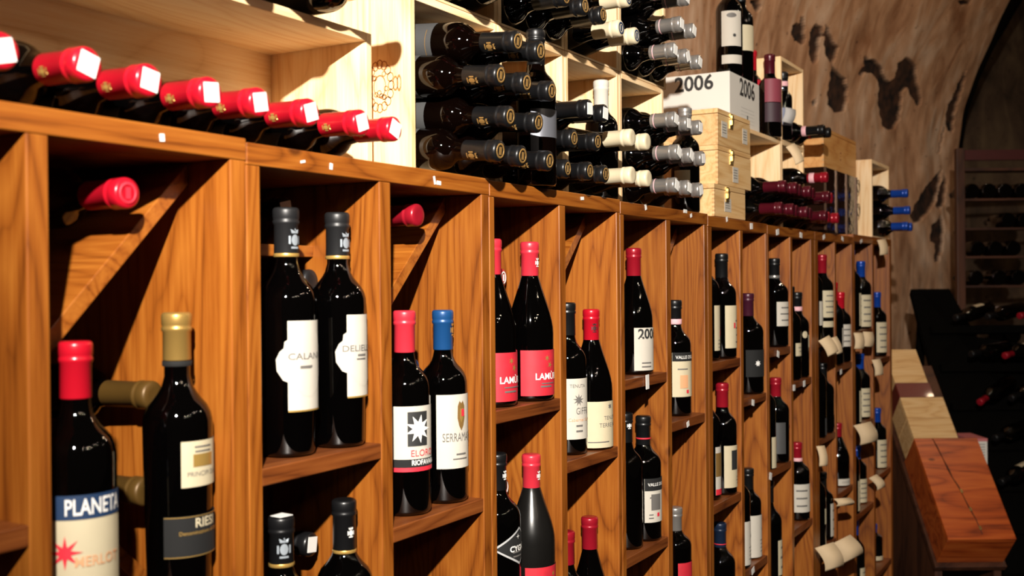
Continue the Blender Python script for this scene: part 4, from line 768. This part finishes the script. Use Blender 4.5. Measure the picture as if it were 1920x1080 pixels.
tagpaper('square paper tag hanging below the first blue-capped pair', 1609, 624, 17, 30)
tagpaper('square paper tag hanging at the post right of the first blue-capped pair', 1627, 622, 18, 28, tilt=-.05, Y=.88)
tagpaper('paper tag hanging at the end bay below the upper blue-capped bottle', 1642, 674, 15, 30, tilt=.15)
tagpaper('paper tag hanging from the top of the rack below the lying blue capsules', 1652, 449, 15, 29, tilt=.12)
tagpaper('long paper tag hanging under the round grey label', 1538, 836, 15, 38, tilt=.1)
tagpaper('large folded paper tag under the middle blue-capped bottles', 1616, 794, 32, 38, tilt=.25, curl=.014)
tagpaper('curled paper tag at the end bay under the middle blue-capped bottle', 1636, 893, 16, 26, tilt=.5, curl=.014)
tagpaper('curled paper tag under the burgundy bottle with grey-white label', 1578, 934, 30, 14, tilt=.1, curl=.014)
tagpaper('large curled paper tag low in the twelfth bay, front', 1545, 1022, 36, 46, tilt=.35, curl=.014, Y=.86)
tagpaper('large curled paper tag low in the twelfth bay, right', 1575, 1012, 42, 40, tilt=.5, curl=.018, Y=.87)
tagpaper('grey paper tag tied to the lying pink-ringed bottle', 1482, 203, 20, 28, tilt=-.3, mat=plain('grey_tag', (.40, .38, .36), .7), Y=.93)
tagpaper('long cream tag dangling below the lying pink-ringed bottle', 1481, 272, 17, 38, tilt=.45, Y=.86)
standtop('small pink-banded bottle standing inside the upright crate', 1469, .982, bz+.0002, h=.215, r=.028, cap='black', band=(PINK, .030, .045), phi=-140, labs=[dict(mat=plain('blue_grey_label', (.16, .18, .26), .6), x0=-.02, x1=.035, z0=.045, z1=.10)])

# ------------------------------------------------------------------ sloping stand with cases, end of the room
A0 = atD(1688, 822, 4.66); B0 = atD(1808, 815, 4.66); C0 = atD(1778, 1012, 4.30)
ex = (B0-A0); ex.z = 0; wd = ex.length; ex.normalize(); ey = (A0-C0); ey -= ex*ey.dot(ex); Ls = ey.length; ey.normalize(); ez = ex.cross(ey)
SL_M = Matrix((ex, ey, ez)).transposed().to_4x4(); SL_M.translation = C0
wd = .272
def on_slope(u, v):      # coordinates on the slope for a pixel
    d = ray(u, v); o = Vector((0, 0, EYE)); t = (C0-o).dot(ez)/d.dot(ez); p = o+d*t-C0; return p.dot(ex), p.dot(ey)
def slope_case(label, x0, x1, y0, y1, t, mat, lid=True):
    o = thing('wine_case', label, 'case', (0, 0, 0), 'cases on the sloping stand')
    o.location = SL_M.translation; o.rotation_euler = SL_M.to_euler()
    MB().box(x0, x1, y0, y1, -t, -.0125).build('box', mat, o, .002); MB().box(x0, x1, y0, y1, -.012, 0).build('lid', mat, o, .002); return o
o = slope_case('red-brown polished wooden case with a dark crack down its lid, lowest on the slope', 0, wd, 0, Ls, .17, RW)
mb = MB(); pts = [on_slope(u, v) for u, v in ((1748, 822), (1757, 838), (1768, 860), (1778, 880), (1786, 896), (1797, 912), (1806, 930), (1817, 952), (1829, 972), (1842, 1002))]
mb.tube([Vector((x, y, .0004)) for x, y in pts], [.0015, .003, .0015, .0045, .002, .003, .0015, .003, .002, .0015], 6); mb.build('lid_crack', plain('dark_crack', (.03, .008, .003), .5), o)
mb = MB()
for (u, v) in ((1803, 921), (1820, 955), (1838, 990)): x, y = on_slope(u, v); mb.box(x-.006, x+.004, y-.010, y+.008, 0, .003)
mb.build('brass_fitting', BRASS, o)
y1 = on_slope(1790, 783)[1]; y2 = on_slope(1755, 744)[1]; y3 = on_slope(1741, 717)[1]; y4 = on_slope(1700, 655)[1]
xr = on_slope(1795, 816)[0]
slope_case('light pine case lying on the slope above the red-brown one', 0, xr, Ls+.002, y1-.001, .15, PC[0]); slope_case('second light pine case on the slope, below the dark red case', 0, xr, y1+.001, y2-.001, .15, PC[0])
slope_case('thin dark red case between the pine cases on the slope', 0, on_slope(1752, 744)[0], y2+.001, y3-.001, .15, plain('maroon_wood', (.12, .012, .010), .4, 0, .2, .2)); slope_case('topmost pine case on the slope, half hidden by the rack', 0, on_slope(1740, 717)[0], y3+.001, y4, .15, PC[0])
o = thing('display_stand', 'dark sloping wooden stand carrying the cases at the end of the rack', 'stand', (0, 0, 0))
MB().box(-.01, wd+.01, -.02, y4+.05, -.20, -.172, SL_M).build('slope_board', DW[0], o, .002)
for xx in (0, wd-.03):
    a = SL_M @ Vector((xx, 0, -.20)); b = SL_M @ Vector((xx, y4, -.20)); MB().prism([a, b, (b.x, b.y, 0), (a.x, a.y, 0)], ex*.03).build('side_panel', DW[2], o)

# leaning riddling rack with dark bottles
A1 = atD(1722, 542, 5.60); C1 = atD(1800, 835, 5.32); ex1 = Vector(fw).cross(Vector((0, 0, 1))).normalized(); ey1 = (A1-C1); ey1 -= ex1*ey1.dot(ex1)*0; 
o = thing('riddling_rack', 'black leaning bottle rack in the dark right corner', 'rack', (0, 0, 0)); 
P1 = A1; P0 = A1+(C1-A1)*((A1.z-.06)/(A1.z-C1.z))
nrm = ex1.cross((P1-P0).normalized())
MB().prism([P0, P1, P1+ex1*.16, P1+ex1*.30-Vector((0, 0, .25)), P1+ex1*.75-Vector((0, 0, .32)), P0+ex1*.75], nrm*-.05).build('panel', BLACKP, o)
MB().prism([P0, P1, P1+Vector((0, 0, -.03))+fw*.02, P0+Vector((0, 0, -.03))+fw*.02], ex1*-.04).build('edge_rail', BLACKP, o)
for k in range(6):
    q = P1+(P0-P1)*(.16+.14*k); MB().box(0, .70, -.02, .02, 0, .03, Matrix.Translation(q+nrm*.001) @ Matrix((ex1, nrm.cross(ex1), nrm)).transposed().to_4x4()).build('cross_bar', BLACKP, o)
b0 = P1+ex1*.35; MB().prism([P1+ex1*.02+fw*.02, P1+ex1*.06+fw*.02, P1+ex1*.06+fw*.25-Vector((0, 0, P1.z)), P1+ex1*.02+fw*.25-Vector((0, 0, P1.z))], fw*.03).build('rear_leg', BLACKP, o)
rg = random.Random(5); n_ = 0
ROWN = ['top', 'second', 'third', 'fourth', 'fifth']
for j in range(5):
    for i in range(3):
        q = P1+(P0-P1)*(.12+.14*j)+ex1*(.20+.16*i+.03*(j % 2))+nrm*.125
        ax = (ex1*-.6+nrm*.32+(P1-P0).normalized()*(-.25+rg.uniform(-.1, .1))).normalized()
        lab = [dict(mat=PAPER if (i+j) % 2 else CREAM, x0=-.02, x1=.02, z0=.07, z1=.14, phi=-110)] if (i*3+j) % 4 == 0 else []
        bottle('wine_bottle', 'dark bottle in the black leaning rack, %s row, %s from its left edge' % (ROWN[j], ORD[i]), q-ax*.12, ax, 'bord', .29, .037, ['black', 'black', 'darkred'][(i+j) % 3], labels=lab, group='bottles in the black leaning rack')
# small white carton
p = atD(1831, 843, 4.9); o = thing('carton', 'small white carton with red top edge behind the red-brown case', 'carton', (p.x, p.y, p.z-.25), None, YAW-math.pi/2)
MB().box(-.045, .04, -.02, .16, -.12, .302).build('box', CARTON, o); MB().box(-.046, .041, -.021, .161, .290, .303).build('lid_edge', plain('pink_card', (.55, .16, .16), .7), o)
mb = MB()
for k in range(6): mb.box(-.03, .03, -.0212, -.0204, .215+.012*k, .218+.012*k)
mb.build('print', GREYINK, o)

# far dark rack with bottle ends facing the room
FD = 6.0; p = atD(1800, 420, FD); o = thing('shelf_rack', 'dark stained shelf rack with bottle ends against the far wall', 'rack', (p.x, p.y, 0), None, YAW-math.pi/2)
zt = atD(1800, 278, FD).z; Wr = .72; dpp = .13
zz = lambda v: atD(1860, v, FD).z
xs = lambda u: (u-1800)*FD/F
MB().box(xs(1795), xs(1810), 0, .04, 0, zt).build('post', DW[2], o, .002); MB().box(Wr-.04, Wr, 0, .04, 0, zt).build('post', DW[2], o, .002)
MB().box(xs(1810), Wr-.04, -.002, .03, zz(300), zz(281)).build('top_rail', plain('dark_red_rail', (.055, .006, .006), .5, 0, 0, .2), o)
MB().box(xs(1810), Wr-.04, 0, dpp, zz(320), zz(315)).build('shelf', DW[0], o)
for v in (372, 427, 480, 535, 590, 645, 700, 755, 810):
    MB().box(xs(1810), Wr-.04, 0, dpp, zz(v+4), zz(v)).build('shelf', DW[0], o)
FR = ['top', 'second', 'third', 'fourth', 'fifth']
for j, (v, us) in enumerate([(372, (1826, 1858, 1888, 1919)), (427, (1893, 1926)), (480, (1836, 1869, 1903)), (535, (1832, 1876, 1912))]):
    for i, u in enumerate(us):
        q = p+ex1*xs(u); q.z = zz(v)+.0425; q = q+fw*.012
        bottle('wine_bottle', 'bottle end facing out in the dark far rack, %s of the %s row' % (ORD[i], FR[j]), q, fw, 'bord', .29, .042, 'black', group='bottle ends in the dark far rack', seg=24)
for i, (u, v) in enumerate([(1902, 645), (1868, 645)]):
    q = p+ex1*xs(u); q.z = zz(v)+.0425; q = q+fw*.012
    bottle('wine_bottle', 'bottle end facing out low in the dark far rack, above the leaning rack, %s one' % ORD[i], q, fw, 'bord', .29, .042, 'black', group='bottle ends in the dark far rack', seg=24)
q = p+ex1*xs(1836); q.z = zz(590)+.022; o = MB().tube([q+ex1*(.028*i)+Vector((0, 0, .005*math.sin(i*1.7)))+fw*.03 for i in range(9)], [.010, .018, .020, .017, .021, .019, .016, .010, .004], 10).build('paper_roll', plain('tissue_paper', (.50, .42, .40), .8, 0, 0, .1))
tag(o, 'crumpled pale paper roll lying on a shelf of the dark far rack', 'paper')
